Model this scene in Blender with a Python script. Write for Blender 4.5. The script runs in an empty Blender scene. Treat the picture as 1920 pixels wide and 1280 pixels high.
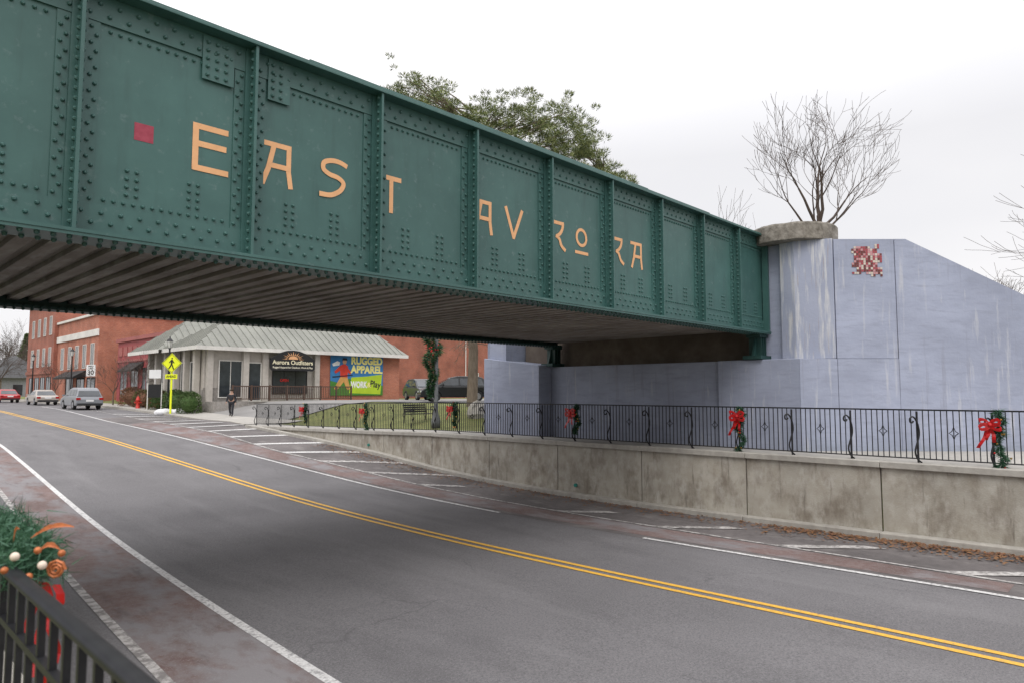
import bpy, math, random
from mathutils import Vector, Matrix
R = random.Random(7)
S = 0.6958; C = 0.7182
def CW(r, d): return (S*r + C*d, -C*r + S*d)
YAW = -math.atan2(C, S)
col = bpy.context.scene.collection

# ------------------------------------------------------------------ mesh helper
class MB:
    def __init__(s): s.v = []; s.f = []; s.m = []
    def add(s, vs, fs, mi=0):
        o = len(s.v); s.v += [tuple(v) for v in vs]
        for f in fs: s.f.append([o+i for i in f]); s.m.append(mi)
    def box(s, x0, x1, y0, y1, z0, z1, mi=0):
        s.add([(x0,y0,z0),(x1,y0,z0),(x1,y1,z0),(x0,y1,z0),(x0,y0,z1),(x1,y0,z1),(x1,y1,z1),(x0,y1,z1)],
              [(0,3,2,1),(4,5,6,7),(0,1,5,4),(1,2,6,5),(2,3,7,6),(3,0,4,7)], mi)
    def quad(s, a, b, c, d, mi=0): s.add([a,b,c,d], [(0,1,2,3)], mi)
    def prism(s, pts, z0, z1, mi=0):           # plan polygon, vertical; z1 may be list
        n = len(pts); zt = z1 if isinstance(z1,(list,tuple)) else [z1]*n
        zb = z0 if isinstance(z0,(list,tuple)) else [z0]*n
        vs = [(p[0],p[1],zb[i]) for i,p in enumerate(pts)] + [(p[0],p[1],zt[i]) for i,p in enumerate(pts)]
        a = sum(pts[i][0]*pts[(i+1)%n][1]-pts[(i+1)%n][0]*pts[i][1] for i in range(n))
        fs = [tuple(range(n))[::-1], tuple(range(n,2*n))] + [(i,(i+1)%n,n+(i+1)%n,n+i) for i in range(n)]
        if a < 0: fs = [f[::-1] for f in fs]
        s.add(vs, fs, mi)
    def prismx(s, pts, x0, x1, mi=0):          # (y,z) polygon extruded along x
        n = len(pts)
        vs = [(x0,p[0],p[1]) for p in pts] + [(x1,p[0],p[1]) for p in pts]
        a = sum(pts[i][0]*pts[(i+1)%n][1]-pts[(i+1)%n][0]*pts[i][1] for i in range(n))
        fs = [tuple(range(n))[::-1], tuple(range(n,2*n))] + [(i,(i+1)%n,n+(i+1)%n,n+i) for i in range(n)]
        if a < 0: fs = [f[::-1] for f in fs]
        s.add(vs, fs, mi)
    def prismy(s, pts, y0, y1, mi=0):          # (x,z) polygon extruded along y
        n = len(pts)
        vs = [(p[0],y0,p[1]) for p in pts] + [(p[0],y1,p[1]) for p in pts]
        a = sum(pts[i][0]*pts[(i+1)%n][1]-pts[(i+1)%n][0]*pts[i][1] for i in range(n))
        fs = [tuple(range(n)), tuple(range(n,2*n))[::-1]] + [(i,n+i,n+(i+1)%n,(i+1)%n) for i in range(n)]
        if a < 0: fs = [f[::-1] for f in fs]
        s.add(vs, fs, mi)
    def tube(s, pts, rad, n=6, mi=0, cap=True):
        pts = [Vector(p) for p in pts]
        if not isinstance(rad,(list,tuple)): rad = [rad]*len(pts)
        u = None; vs = []; fs = []
        for i,p in enumerate(pts):
            if i == 0: t = pts[1]-pts[0]
            elif i == len(pts)-1: t = pts[-1]-pts[-2]
            else: t = pts[i+1]-pts[i-1]
            if t.length < 1e-9: t = Vector((0,0,1))
            t.normalize()
            if u is None:
                u = t.orthogonal().normalized()
            else:
                u = u - t*u.dot(t)
                if u.length < 1e-6: u = t.orthogonal()
                u.normalize()
            w = t.cross(u)
            for k in range(n):
                a = 2*math.pi*k/n
                vs.append(p + (u*math.cos(a)+w*math.sin(a))*rad[i])
        for i in range(len(pts)-1):
            for k in range(n):
                fs.append((i*n+k, i*n+(k+1)%n, (i+1)*n+(k+1)%n, (i+1)*n+k))
        if cap:
            fs.append(tuple(range(n))[::-1]); fs.append(tuple(range((len(pts)-1)*n, len(pts)*n)))
        s.add(vs, fs, mi)
    def lathe(s, prof, cx=0, cy=0, n=16, mi=0):
        vs = []; fs = []
        for r,z in prof:
            for k in range(n):
                a = 2*math.pi*k/n; vs.append((cx+r*math.cos(a), cy+r*math.sin(a), z))
        for i in range(len(prof)-1):
            for k in range(n):
                fs.append((i*n+k, i*n+(k+1)%n, (i+1)*n+(k+1)%n, (i+1)*n+k))
        fs.append(tuple(range(n))[::-1]); fs.append(tuple(range((len(prof)-1)*n, len(prof)*n)))
        s.add(vs, fs, mi)
    def ball(s, c, r, n=8, m=5, mi=0, sq=(1,1,1)):
        vs = [(c[0],c[1],c[2]-r*sq[2])]; fs = []
        for j in range(1,m):
            ph = -math.pi/2+math.pi*j/m
            for k in range(n):
                a = 2*math.pi*k/n
                vs.append((c[0]+r*sq[0]*math.cos(ph)*math.cos(a), c[1]+r*sq[1]*math.cos(ph)*math.sin(a), c[2]+r*sq[2]*math.sin(ph)))
        vs.append((c[0],c[1],c[2]+r*sq[2]))
        for k in range(n): fs.append((0,1+(k+1)%n,1+k))
        for j in range(m-2):
            for k in range(n):
                fs.append((1+j*n+k,1+j*n+(k+1)%n,1+(j+1)*n+(k+1)%n,1+(j+1)*n+k))
        l = len(vs)-1; b = 1+(m-2)*n
        for k in range(n): fs.append((l,b+k,b+(k+1)%n))
        s.add(vs, fs, mi)
    def rivet(s, c, nrm, r=0.02, h=0.014, mi=0):
        r *= 1.35; h *= 1.95
        nv = Vector(nrm); u = nv.orthogonal().normalized(); w = nv.cross(u); c = Vector(c)
        vs = []
        for rr,hh in ((r,0),(r*.9,h*.55),(r*.45,h)):
            for k in range(6):
                a = math.pi*k/3; vs.append(c+(u*math.cos(a)+w*math.sin(a))*rr+nv*hh)
        s.add(vs, [(k,(k+1)%6,6+(k+1)%6,6+k) for k in range(6)]+[(6+k,6+(k+1)%6,12+(k+1)%6,12+k) for k in range(6)]+[tuple(range(12,18))], mi)
    def tri(s, c, L, w, d, mi=0):
        d = Vector(d).normalized(); c = Vector(c)
        q = d.cross(Vector((R.uniform(-1,1),R.uniform(-1,1),R.uniform(-1,1))))
        if q.length < 1e-4: q = d.orthogonal()
        q.normalize()
        s.add([c-q*w*.5, c+q*w*.5, c+d*L], [(0,1,2)], mi)
    def obj(s, name, mats, parent=None, loc=(0,0,0), world=False, smooth=False, bevel=0, rot=None, seg=2, **kw):
        me = bpy.data.meshes.new(name)
        off = Vector((0,0,0))
        if world and parent is not None:
            p = parent
            while p is not None: off += p.location; p = p.parent
        if world and parent is None: off = Vector(loc)
        vs = [(v[0]-off[0],v[1]-off[1],v[2]-off[2]) for v in s.v] if world else s.v
        me.from_pydata(vs, [], s.f)
        if not isinstance(mats,(list,tuple)): mats = [mats]
        for m in mats: me.materials.append(m)
        me.polygons.foreach_set('material_index', s.m)
        if smooth: me.polygons.foreach_set('use_smooth', [True]*len(s.f))
        me.update()
        o = bpy.data.objects.new(name, me); col.objects.link(o)
        o.location = loc
        if rot: o.rotation_euler = rot
        if parent is not None: o.parent = parent
        if bevel:
            b = o.modifiers.new('b','BEVEL'); b.width = bevel; b.segments = seg; b.limit_method = 'ANGLE'
        for k,v in kw.items(): o[k] = v
        return o

def thing(name, label, cat, loc=(0,0,0), group=None, rz=0):
    e = bpy.data.objects.new(name, None); col.objects.link(e); e.location = loc
    e.rotation_euler = (0,0,rz); e.empty_display_size = .3
    e['label'] = label; e['category'] = cat
    if group: e['group'] = group
    return e
def sub(name, parent, loc=(0,0,0), rz=0):
    e = bpy.data.objects.new(name, None); col.objects.link(e); e.location = loc; e.parent = parent
    e.rotation_euler = (0,0,rz); return e

# ------------------------------------------------------------------ materials
def M(name, c1, c2=None, sc=4, rough=.8, bump=0, bsc=60, metal=0, st=(1,1,1), fac=(.35,.65), big=.12, spec=.4):
    m = bpy.data.materials.new(name); m.use_nodes = True; nt = m.node_tree; N = nt.nodes; L = nt.links
    bs = N['Principled BSDF']; bs.inputs['Roughness'].default_value = rough; bs.inputs['Metallic'].default_value = metal
    bs.inputs['Specular IOR Level'].default_value = spec
    c1 = tuple(c1)[:3]+(1,); c2 = tuple(c2)[:3]+(1,) if c2 else tuple(x*.8 for x in c1[:3])+(1,)
    tc = N.new('ShaderNodeTexCoord'); mp = N.new('ShaderNodeMapping'); mp.inputs['Scale'].default_value = st
    L.new(tc.outputs['Object'], mp.inputs['Vector'])
    no = N.new('ShaderNodeTexNoise'); no.inputs['Scale'].default_value = sc; no.inputs['Detail'].default_value = 7; no.inputs['Roughness'].default_value = .62
    L.new(mp.outputs[0], no.inputs['Vector'])
    cr = N.new('ShaderNodeValToRGB'); cr.color_ramp.elements[0].position = fac[0]; cr.color_ramp.elements[1].position = fac[1]
    cr.color_ramp.elements[0].color = c1; cr.color_ramp.elements[1].color = c2
    L.new(no.outputs['Fac'], cr.inputs[0])
    n2 = N.new('ShaderNodeTexNoise'); n2.inputs['Scale'].default_value = .45; n2.inputs['Detail'].default_value = 4
    L.new(tc.outputs['Object'], n2.inputs['Vector'])
    mr = N.new('ShaderNodeMapRange'); mr.inputs['From Min'].default_value = .3; mr.inputs['From Max'].default_value = .7
    mr.inputs['To Min'].default_value = 1-big; mr.inputs['To Max'].default_value = 1+big
    L.new(n2.outputs['Fac'], mr.inputs['Value'])
    mx = N.new('ShaderNodeMixRGB'); mx.blend_type = 'MULTIPLY'; mx.inputs[0].default_value = 1
    L.new(cr.outputs[0], mx.inputs[1]); L.new(mr.outputs[0], mx.inputs[2])
    L.new(mx.outputs[0], bs.inputs['Base Color'])
    if bump:
        n3 = N.new('ShaderNodeTexNoise'); n3.inputs['Scale'].default_value = bsc; n3.inputs['Detail'].default_value = 4
        L.new(tc.outputs['Object'], n3.inputs['Vector'])
        bp = N.new('ShaderNodeBump'); bp.inputs['Strength'].default_value = bump; bp.inputs['Distance'].default_value = .02
        L.new(n3.outputs['Fac'], bp.inputs['Height']); L.new(bp.outputs[0], bs.inputs['Normal'])
    return m
def layer(m, colr, sc, lo, hi, st=(1,1,1), amt=1.0, zr=None, seed=0.0, xr=None, detail=6, rgh=.65):
    nt = m.node_tree; N = nt.nodes; L = nt.links; bs = N['Principled BSDF']
    src = bs.inputs['Base Color'].links[0].from_socket
    tc = N.new('ShaderNodeTexCoord'); mp = N.new('ShaderNodeMapping'); mp.inputs['Scale'].default_value = st; mp.inputs['Location'].default_value = (seed,seed*.7,seed*.3)
    L.new(tc.outputs['Object'], mp.inputs['Vector'])
    no = N.new('ShaderNodeTexNoise'); no.inputs['Scale'].default_value = sc; no.inputs['Detail'].default_value = detail; no.inputs['Roughness'].default_value = rgh
    L.new(mp.outputs[0], no.inputs['Vector'])
    mr = N.new('ShaderNodeMapRange'); mr.inputs['From Min'].default_value = lo; mr.inputs['From Max'].default_value = hi
    mr.inputs['To Max'].default_value = amt
    L.new(no.outputs['Fac'], mr.inputs['Value']); f = mr.outputs[0]
    for rg,ax in ((zr,'Z'),(xr,'X')):
        if rg:
            sp = N.new('ShaderNodeSeparateXYZ'); L.new(tc.outputs['Object'], sp.inputs[0])
            m2 = N.new('ShaderNodeMapRange'); m2.inputs['From Min'].default_value = rg[0]; m2.inputs['From Max'].default_value = rg[1]
            L.new(sp.outputs[ax], m2.inputs['Value'])
            mu = N.new('ShaderNodeMath'); mu.operation = 'MULTIPLY'; L.new(f, mu.inputs[0]); L.new(m2.outputs[0], mu.inputs[1]); f = mu.outputs[0]
    mx = N.new('ShaderNodeMixRGB'); L.new(f, mx.inputs[0]); L.new(src, mx.inputs[1]); mx.inputs[2].default_value = tuple(colr)[:3]+(1,)
    L.new(mx.outputs[0], bs.inputs['Base Color']); return m
def cracks(m, colr, sc, width, amt, seed=0):
    nt = m.node_tree; N = nt.nodes; L = nt.links; bs = N['Principled BSDF']
    src = bs.inputs['Base Color'].links[0].from_socket
    tc = N.new('ShaderNodeTexCoord'); no = N.new('ShaderNodeTexNoise'); no.inputs['Scale'].default_value = 1.7; no.inputs['Detail'].default_value = 6
    L.new(tc.outputs['Object'], no.inputs['Vector'])
    vm = N.new('ShaderNodeVectorMath'); vm.operation = 'MULTIPLY_ADD'; L.new(no.outputs['Color'], vm.inputs[0]); vm.inputs[1].default_value = (.9,.9,0); L.new(tc.outputs['Object'], vm.inputs[2])
    vo = N.new('ShaderNodeTexVoronoi'); vo.feature = 'DISTANCE_TO_EDGE'; vo.inputs['Scale'].default_value = sc; L.new(vm.outputs[0], vo.inputs['Vector'])
    mr = N.new('ShaderNodeMapRange'); mr.inputs['From Min'].default_value = 0; mr.inputs['From Max'].default_value = width; mr.inputs['To Min'].default_value = amt; mr.inputs['To Max'].default_value = 0
    L.new(vo.outputs['Distance'], mr.inputs['Value'])
    n2 = N.new('ShaderNodeTexNoise'); n2.inputs['Scale'].default_value = .33; L.new(tc.outputs['Object'], n2.inputs['Vector'])
    m2 = N.new('ShaderNodeMapRange'); m2.inputs['From Min'].default_value = .54; m2.inputs['From Max'].default_value = .60; L.new(n2.outputs['Fac'], m2.inputs['Value'])
    mu = N.new('ShaderNodeMath'); mu.operation = 'MULTIPLY'; L.new(mr.outputs[0], mu.inputs[0]); L.new(m2.outputs[0], mu.inputs[1])
    mx = N.new('ShaderNodeMixRGB'); L.new(mu.outputs[0], mx.inputs[0]); L.new(src, mx.inputs[1]); mx.inputs[2].default_value = colr+(1,)
    L.new(mx.outputs[0], bs.inputs['Base Color'])
def brick(name, c1, c2, mortar, sc=1.0):
    m = bpy.data.materials.new(name); m.use_nodes = True; nt = m.node_tree; N = nt.nodes; L = nt.links; bs = N['Principled BSDF']
    bs.inputs['Roughness'].default_value = .9
    tc = N.new('ShaderNodeTexCoord'); sp = N.new('ShaderNodeSeparateXYZ'); L.new(tc.outputs['Object'], sp.inputs[0])
    ad = N.new('ShaderNodeMath'); L.new(sp.outputs[0], ad.inputs[0]); L.new(sp.outputs[1], ad.inputs[1])
    cb = N.new('ShaderNodeCombineXYZ'); L.new(ad.outputs[0], cb.inputs[0]); L.new(sp.outputs[2], cb.inputs[1])
    br = N.new('ShaderNodeTexBrick'); br.inputs['Scale'].default_value = sc
    br.inputs['Brick Width'].default_value = .22; br.inputs['Row Height'].default_value = .075; br.inputs['Mortar Size'].default_value = .007
    br.inputs['Color1'].default_value = c1+(1,); br.inputs['Color2'].default_value = c2+(1,); br.inputs['Mortar'].default_value = mortar+(1,)
    L.new(cb.outputs[0], br.inputs[0])
    n2 = N.new('ShaderNodeTexNoise'); n2.inputs['Scale'].default_value = .7; n2.inputs['Detail'].default_value = 6; L.new(tc.outputs['Object'], n2.inputs['Vector'])
    mr = N.new('ShaderNodeMapRange'); mr.inputs['From Min'].default_value = .3; mr.inputs['From Max'].default_value = .7; mr.inputs['To Min'].default_value = .75; mr.inputs['To Max'].default_value = 1.2
    L.new(n2.outputs['Fac'], mr.inputs['Value'])
    mx = N.new('ShaderNodeMixRGB'); mx.blend_type = 'MULTIPLY'; mx.inputs[0].default_value = 1
    L.new(br.outputs[0], mx.inputs[1]); L.new(mr.outputs[0], mx.inputs[2]); L.new(mx.outputs[0], bs.inputs['Base Color'])
    return m

asphalt = M('asphalt', (.112,.107,.111), (.178,.171,.176), sc=34, rough=.88, bump=.5, bsc=110, big=.12, fac=(.36,.64))
layer(asphalt, (.078,.074,.078), .5, .52, .66, st=(1.6,.5,1), amt=.35, seed=3)
layer(asphalt, (.22,.213,.216), .8, .52, .75, st=(1.5,.2,1), amt=.5, seed=9)
layer(asphalt, (.26,.25,.25), 60, .58, .66, amt=.55, seed=2, detail=2)
layer(asphalt, (.06,.058,.06), 48, .58, .66, amt=.6, seed=6, detail=2)
layer(asphalt, (.05,.048,.05), 2.2, .69, .73, st=(1.5,.5,1), amt=.35, seed=19)
cracks(asphalt, (.06,.058,.06), .30, .006, .45)
shoulder_m = M('worn_red_shoulder', (.145,.09,.082), (.185,.138,.128), sc=9, rough=.9, bump=.4, bsc=110, big=.25)
layer(shoulder_m, (.21,.202,.208), 1.1, .45, .60, st=(1,.5,1), amt=.9, seed=5)
layer(shoulder_m, (.09,.068,.066), 1.6, .56, .68, st=(2,.5,1), amt=.6, seed=15)
layer(shoulder_m, (.27,.25,.25), 50, .58, .66, amt=.5, seed=2, detail=2)
dark_patch = M('gutter_asphalt', (.135,.121,.119), (.105,.094,.093), sc=6, rough=.9, bump=.3, bsc=150, big=.25)
layer(dark_patch, (.22,.205,.195), 2.2, .53, .68, st=(1,.4,1), amt=.6, seed=7)
white_paint = M('worn_white_road_paint', (.68,.67,.66), (.47,.46,.45), sc=30, rough=.7)
layer(white_paint, (.18,.175,.175), 14, .50, .62, amt=.75)
faded_paint = M('faded_white_road_paint', (.50,.48,.46), (.34,.32,.31), sc=12, rough=.8)
layer(faded_paint, (.15,.138,.134), 6, .44, .58, amt=.85)
yellow_paint = M('yellow_road_paint', (.74,.42,.045), (.58,.32,.05), sc=20, rough=.7)
layer(yellow_paint, (.17,.15,.12), 16, .55, .66, amt=.65)
green = M('green_steel_paint', (.036,.098,.090), (.045,.115,.105), sc=2.2, rough=.42, bump=.06, bsc=5, big=.12, spec=.5)
layer(green, (.15,.21,.21), 9, .60, .74, amt=.5, seed=2)
layer(green, (.02,.055,.05), 2.5, .52, .75, st=(2,2,.25), amt=.5, seed=12)
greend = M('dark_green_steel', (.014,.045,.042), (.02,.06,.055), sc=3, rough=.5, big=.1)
deck_m = M('weathered_deck_steel', (.23,.20,.18), (.31,.28,.255), sc=2.5, rough=.85, st=(2,.5,1), big=.25, bump=.2, bsc=20)
layer(deck_m, (.50,.48,.46), 2.2, .50, .70, st=(3,.6,1), amt=.55)
layer(deck_m, (.12,.09,.075), 2.0, .57, .74, st=(3,.5,1), amt=.5, seed=6)
orange = M('orange_sign_paint', (.74,.40,.20), (.66,.35,.17), sc=6, rough=.6, big=.06)
layer(orange, (.45,.27,.16), 14, .60, .70, amt=.5)
maroon = M('maroon_sign_paint', (.26,.03,.055), (.33,.05,.08), sc=15, rough=.6)
blue = M('periwinkle_wall_paint', (.335,.362,.46), (.295,.32,.41), sc=1.2, rough=.85, bump=.25, bsc=14, big=.12, st=(1,1,2.5))
layer(blue, (.25,.268,.335), 3, .50, .70, st=(.6,.6,3.5), amt=.6, seed=4)
layer(blue, (.52,.52,.54), 2.5, .58, .70, st=(2.4,2.4,.22), amt=.55, seed=8)
layer(blue, (.21,.21,.245), 2.2, .58, .72, st=(2.6,2.6,.15), amt=.5, seed=28)
bluep = M('stained_periwinkle_paint', (.35,.375,.47), (.31,.335,.43), sc=1.2, rough=.85, bump=.25, bsc=14, big=.08)
layer(bluep, (.64,.63,.61), 2.4, .50, .64, st=(3.2,3.2,.3), amt=.75, seed=1)
layer(bluep, (.33,.26,.20), 3.4, .59, .69, st=(4.5,4.5,.25), amt=.6, seed=6)
conc = M('stained_concrete', (.33,.30,.25), (.41,.385,.335), sc=2.6, rough=.92, bump=.35, bsc=30, big=.2)
layer(conc, (.155,.125,.095), 1.5, .47, .66, st=(1.5,1.5,.8), amt=.7, seed=3)
layer(conc, (.52,.495,.45), 2.0, .52, .70, st=(1.2,1.2,.9), amt=.65, seed=11)
layer(conc, (.10,.08,.06), 3.5, .59, .70, st=(2.4,2.4,.25), amt=.6, seed=21)
cope = M('coping_concrete', (.40,.38,.34), (.31,.29,.26), sc=5, rough=.9, bump=.3, bsc=40, big=.12)
capm = M('rough_old_concrete', (.30,.275,.24), (.13,.115,.095), sc=6, rough=.95, bump=1, bsc=9, big=.15)
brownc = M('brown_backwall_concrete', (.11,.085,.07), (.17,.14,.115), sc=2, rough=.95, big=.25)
walk = M('sidewalk_concrete', (.38,.36,.33), (.31,.295,.27), sc=7, rough=.92, bump=.2, bsc=60, big=.12)
grassm = M('winter_grass', (.10,.13,.035), (.19,.18,.065), sc=6, rough=.95, bump=.8, bsc=50, big=.25)
dirt = M('embankment_soil', (.12,.10,.06), (.09,.10,.04), sc=3, rough=.95, bump=.8, bsc=10, big=.25)
black = M('black_iron_paint', (.010,.010,.012), (.017,.017,.019), sc=20, rough=.45, spec=.35)
glass = M('dark_window_glass', (.02,.025,.03), (.05,.06,.07), sc=.8, rough=.08, spec=.8)
whitep = M('white_trim_paint', (.68,.66,.62), (.6,.58,.55), sc=5, rough=.7)
cream = M('cream_stucco', (.50,.46,.42), (.43,.40,.36), sc=4, rough=.85)
stonebase = M('grey_stone_cladding', (.22,.20,.18), (.32,.30,.28), sc=5, rough=.9)
brick_or = brick('orange_red_brick', (.33,.095,.055), (.42,.14,.078), (.38,.26,.21))
brick_dk = brick('dark_red_brick', (.27,.08,.05), (.34,.105,.063), (.28,.18,.15))
redpaint = M('painted_red_storefront', (.28,.05,.055), (.33,.065,.065), sc=3, rough=.6)
roofm = M('grey_green_metal_roof', (.235,.235,.205), (.18,.185,.165), sc=3, rough=.6, big=.14, st=(3,3,.6))
roofdk = M('dark_shingles', (.10,.10,.105), (.14,.14,.145), sc=12, rough=.9)
bark = M('tree_bark', (.11,.085,.062), (.18,.145,.11), sc=9, rough=.95, st=(1,1,.3), bump=.6, bsc=20)
twigm = M('bare_twigs', (.10,.075,.062), (.065,.048,.04), sc=6, rough=.95)
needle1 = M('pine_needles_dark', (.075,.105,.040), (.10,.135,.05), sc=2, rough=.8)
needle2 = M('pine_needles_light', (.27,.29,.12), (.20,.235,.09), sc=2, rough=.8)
garl1 = M('garland_needles', (.018,.065,.03), (.03,.10,.045), sc=20, rough=.6)
garl2 = M('garland_needles_pale', (.06,.14,.09), (.04,.11,.06), sc=20, rough=.6)
bowred = M('red_bow_ribbon', (.55,.008,.010), (.36,.005,.006), sc=20, rough=.35, spec=.5)
gold = M('gold_ornament', (.6,.38,.12), (.5,.3,.08), sc=20, rough=.25, metal=.8)
copper = M('copper_glitter', (.46,.15,.05), (.28,.08,.028), sc=90, rough=.4, metal=.3)
pearl = M('pearl_ornament', (.66,.56,.46), (.56,.46,.38), sc=20, rough=.2)
leafb = M('fallen_leaf_brown', (.16,.075,.03), (.25,.13,.06), sc=9, rough=.9)
hedge1 = M('hedge_green', (.04,.085,.02), (.07,.125,.03), sc=5, rough=.8)
hedge2 = M('hedge_russet', (.15,.065,.04), (.20,.10,.055), sc=5, rough=.8)
snowm = M('dirty_snow', (.75,.75,.77), (.55,.55,.56), sc=8, rough=.8, bump=.5, bsc=12)
teal = M('teal_pipe_plastic', (.02,.22,.18), (.015,.17,.14), sc=9, rough=.4)
yellows = M('fluorescent_yellow_sign', (.78,.84,.02), (.72,.78,.02), sc=3, rough=.5, big=.03)
signw = M('white_sign_sheet', (.75,.75,.75), (.7,.7,.7), sc=3, rough=.5, big=.03)
signb = M('black_sign_ink', (.01,.01,.012), (.015,.015,.015), sc=3, rough=.6)
hydm = M('red_hydrant_paint', (.55,.04,.025), (.45,.03,.02), sc=9, rough=.5)
pole_m = M('grey_lamp_pole_paint', (.12,.125,.13), (.16,.165,.17), sc=9, rough=.5)
lampg = M('frosted_lamp_glass', (.6,.6,.58), (.5,.5,.48), sc=4, rough=.3)
tyre_m = M('tyre_rubber', (.015,.015,.016), (.025,.025,.025), sc=20, rough=.85)
rim_m = M('alloy_rim', (.4,.4,.42), (.3,.3,.32), sc=10, rough=.35, metal=.8)
def carpaint(n, c): return M(n, c, tuple(x*.9 for x in c), sc=1, rough=.28, spec=.6, big=.04)
taillight = M('red_lamp_lens', (.4,.01,.012), (.3,.01,.01), sc=9, rough=.2)
headl = M('clear_lamp_lens', (.6,.62,.65), (.5,.5,.52), sc=9, rough=.15)
ballast = M('ballast_stone', (.16,.15,.14), (.1,.09,.085), sc=18, rough=.95, bump=.8, bsc=25)

# ------------------------------------------------------------------ profiles
def lin(T, y):
    if y <= T[0][0]: return T[0][1]
    for a,b in zip(T, T[1:]):
        if y <= b[0]: return a[1]+(b[1]-a[1])*(y-a[0])/(b[0]-a[0])
    return T[-1][1]
PR = [(-60,-2.9),(-10,-3.0),(1.4,-3.05),(9,-3.15),(13,-3.13),(16.7,-3.07),(19.8,-2.94),(23.6,-2.75),(28.7,-2.49),(35.5,-2.16),(45,-1.82),(61,-1.32),(90,-1.1),(200,-.9),(600,-.9)]
KT = [(14,0),(17,.04),(20,.13),(23,.28),(28,.38),(34.5,.44),(40,.28),(46,.1),(60,0)]
SD = [(20,-1.5),(24,-1.59),(34,-1.73),(40,-1.72),(44.5,-1.69),(61,-1.18),(90,-.97),(200,-.8),(600,-.8)]
def prof0(y): return sum(lin(PR,y+k) for k in (-3,-2,-1,0,1,2,3))/7
def rowl(f, y):
    a = math.floor(y); t = y-a; return f(a)*(1-t)+f(a+1)*t
def rz(x, y): return rowl(prof0,y) + rowl(lambda q: lin(KT,q), y)*min(1,max(0,(x-13)/3.3))
def side(y): return rowl(lambda q: lin(SD,q), y)
def cb(y): return lin([(35,16.3),(40,17.5)], y)
rows = list(range(-40,121)) + [140,160,200,260,340,450]

def sheet(name, xf, zf, mat, ys, label=None, **kw):
    B = MB(); n = len(xf(ys[0]))
    for y in ys:
        for x in xf(y): B.v.append((x,y,zf(x,y)))
    for i in range(len(ys)-1):
        for k in range(n-1):
            B.f.append([i*n+k, i*n+k+1, (i+1)*n+k+1, (i+1)*n+k]); B.m.append(0)
    return B.obj(name, mat, **kw)

def sm(t): t = max(0,min(1,t)); return t*t*(3-2*t)
def gh(x, y):
    c = cb(y)
    if x <= .92: return max(-1.62, prof0(y)-.02)
    if x < c+.05: return rz(x,y)-.08
    s = side(y)-.03
    if y > 18: s += (-.62-side(y))*sm((x-18.8)/6.5)*sm((y-20)/6)
    return s
def gx(y):
    c = cb(y)
    return [-400,-120,-40,-10,.9,.95,3,6,9.8,13,14.5,c+.04,c+.09,17.9,18.3,19,20,21,22,23,24,26,30,40,60,100,200,450]
sheet('ground', gx, gh, grassm, [-200,-100,-60]+rows, kind='structure')
sheet('road', lambda y:[.95,2,3,4.3,6,8,9.8,11.5,13,14,15,cb(y)-.005], rz, asphalt, rows, kind='structure')
WL = [(-40,3.5),(0,3.74),(6.6,4.11),(13,4.49),(20,4.9),(28,5.37),(34,5.70),(40,5.95),(46,6.1),(60,6.3),(120,6.4)]
CL = [(-40,1.5),(-4,2.15),(8,2.89),(13.1,3.22),(18.7,3.6),(23.4,3.9),(40,4.7),(120,5.4)]
TL = [(-40,13.6),(1.9,13.7),(5.5,13.9),(8.7,14.0),(20,14.05),(27.5,13.95),(34,14.4),(48,14.9),(60,15.3)]
FW = [(-40,12.7),(18,12.75),(31,12.8),(47,12.95),(60,13.6),(71,14.4)]
def strip(name, tab, w, mat, y0, y1, dz=.008, w2=None):
    ys = [y0]+[y for y in range(math.ceil(y0+.01), math.floor(y1-.01)+1)]+[y1]
    return sheet(name, lambda y:[lin(tab,y)-w/2, lin(tab,y)+(w2 or w/2)], lambda x,y: rz(x,y)+dz, mat, ys, kind='structure')
sheet('road_shoulder', lambda y:[lin(CL,y), lin(WL,y)], lambda x,y: rz(x,y)+.004, shoulder_m, [y for y in rows if y <= 60], kind='structure')
sheet('road_shoulder', lambda y:[lin(FW,y), 13.0 if y<50 else lin(FW,y)+.1, 14, 15, cb(y)-.03], lambda x,y: rz(x,y)+.004, dark_patch, [y for y in rows if y <= 50], kind='structure')
sheet('road_shoulder', lambda y:[lin(FW,y)+.25, 13.0+.1 if y<40 else lin(FW,y)+.4, lin(TL,y)-.1], lambda x,y: rz(x,y)+.008, shoulder_m, [y for y in rows if 2<=y<=44], kind='structure')
strip('edge_line_marking', WL, .13, white_paint, -10, 120)
strip('edge_line_marking', CL, .12, faded_paint, -10, 60)
strip('edge_line_marking', FW, .12, white_paint, -10, 8.4, dz=.012)
strip('edge_line_marking', FW, .12, white_paint, 12.8, 71, dz=.012)
strip('edge_line_marking', TL, .09, faded_paint, -10, 60, dz=.014)
strip('centre_line_marking', [(-60,9.68),(600,9.68)], .11, yellow_paint, -20, 120)
strip('centre_line_marking', [(-60,9.93),(600,9.93)], .11, yellow_paint, -20, 120)
for k in range(18):
    y = 2.85+2.98*k
    if y > 12 and y < 17: continue
    dx = .9 if 9.5 < y < 20 else (1.1 if y < 9.5 else 2.0)
    x0 = lin(TL,y); B = MB(); n = 8
    for i in range(n+1):
        t = i/n; xx = x0+dx*t; yy = y-dx*1.25*t; w = .22
        B.v += [(xx,yy-w,rz(xx,yy-w)+.018),(xx,yy+w,rz(xx,yy+w)+.018)]
        if i: o = 2*i; B.f.append([o-2,o,o+1,o-1]); B.m.append(0)
    B.obj('hatch_marking', faded_paint if y < 24 else white_paint, kind='structure')

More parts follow.
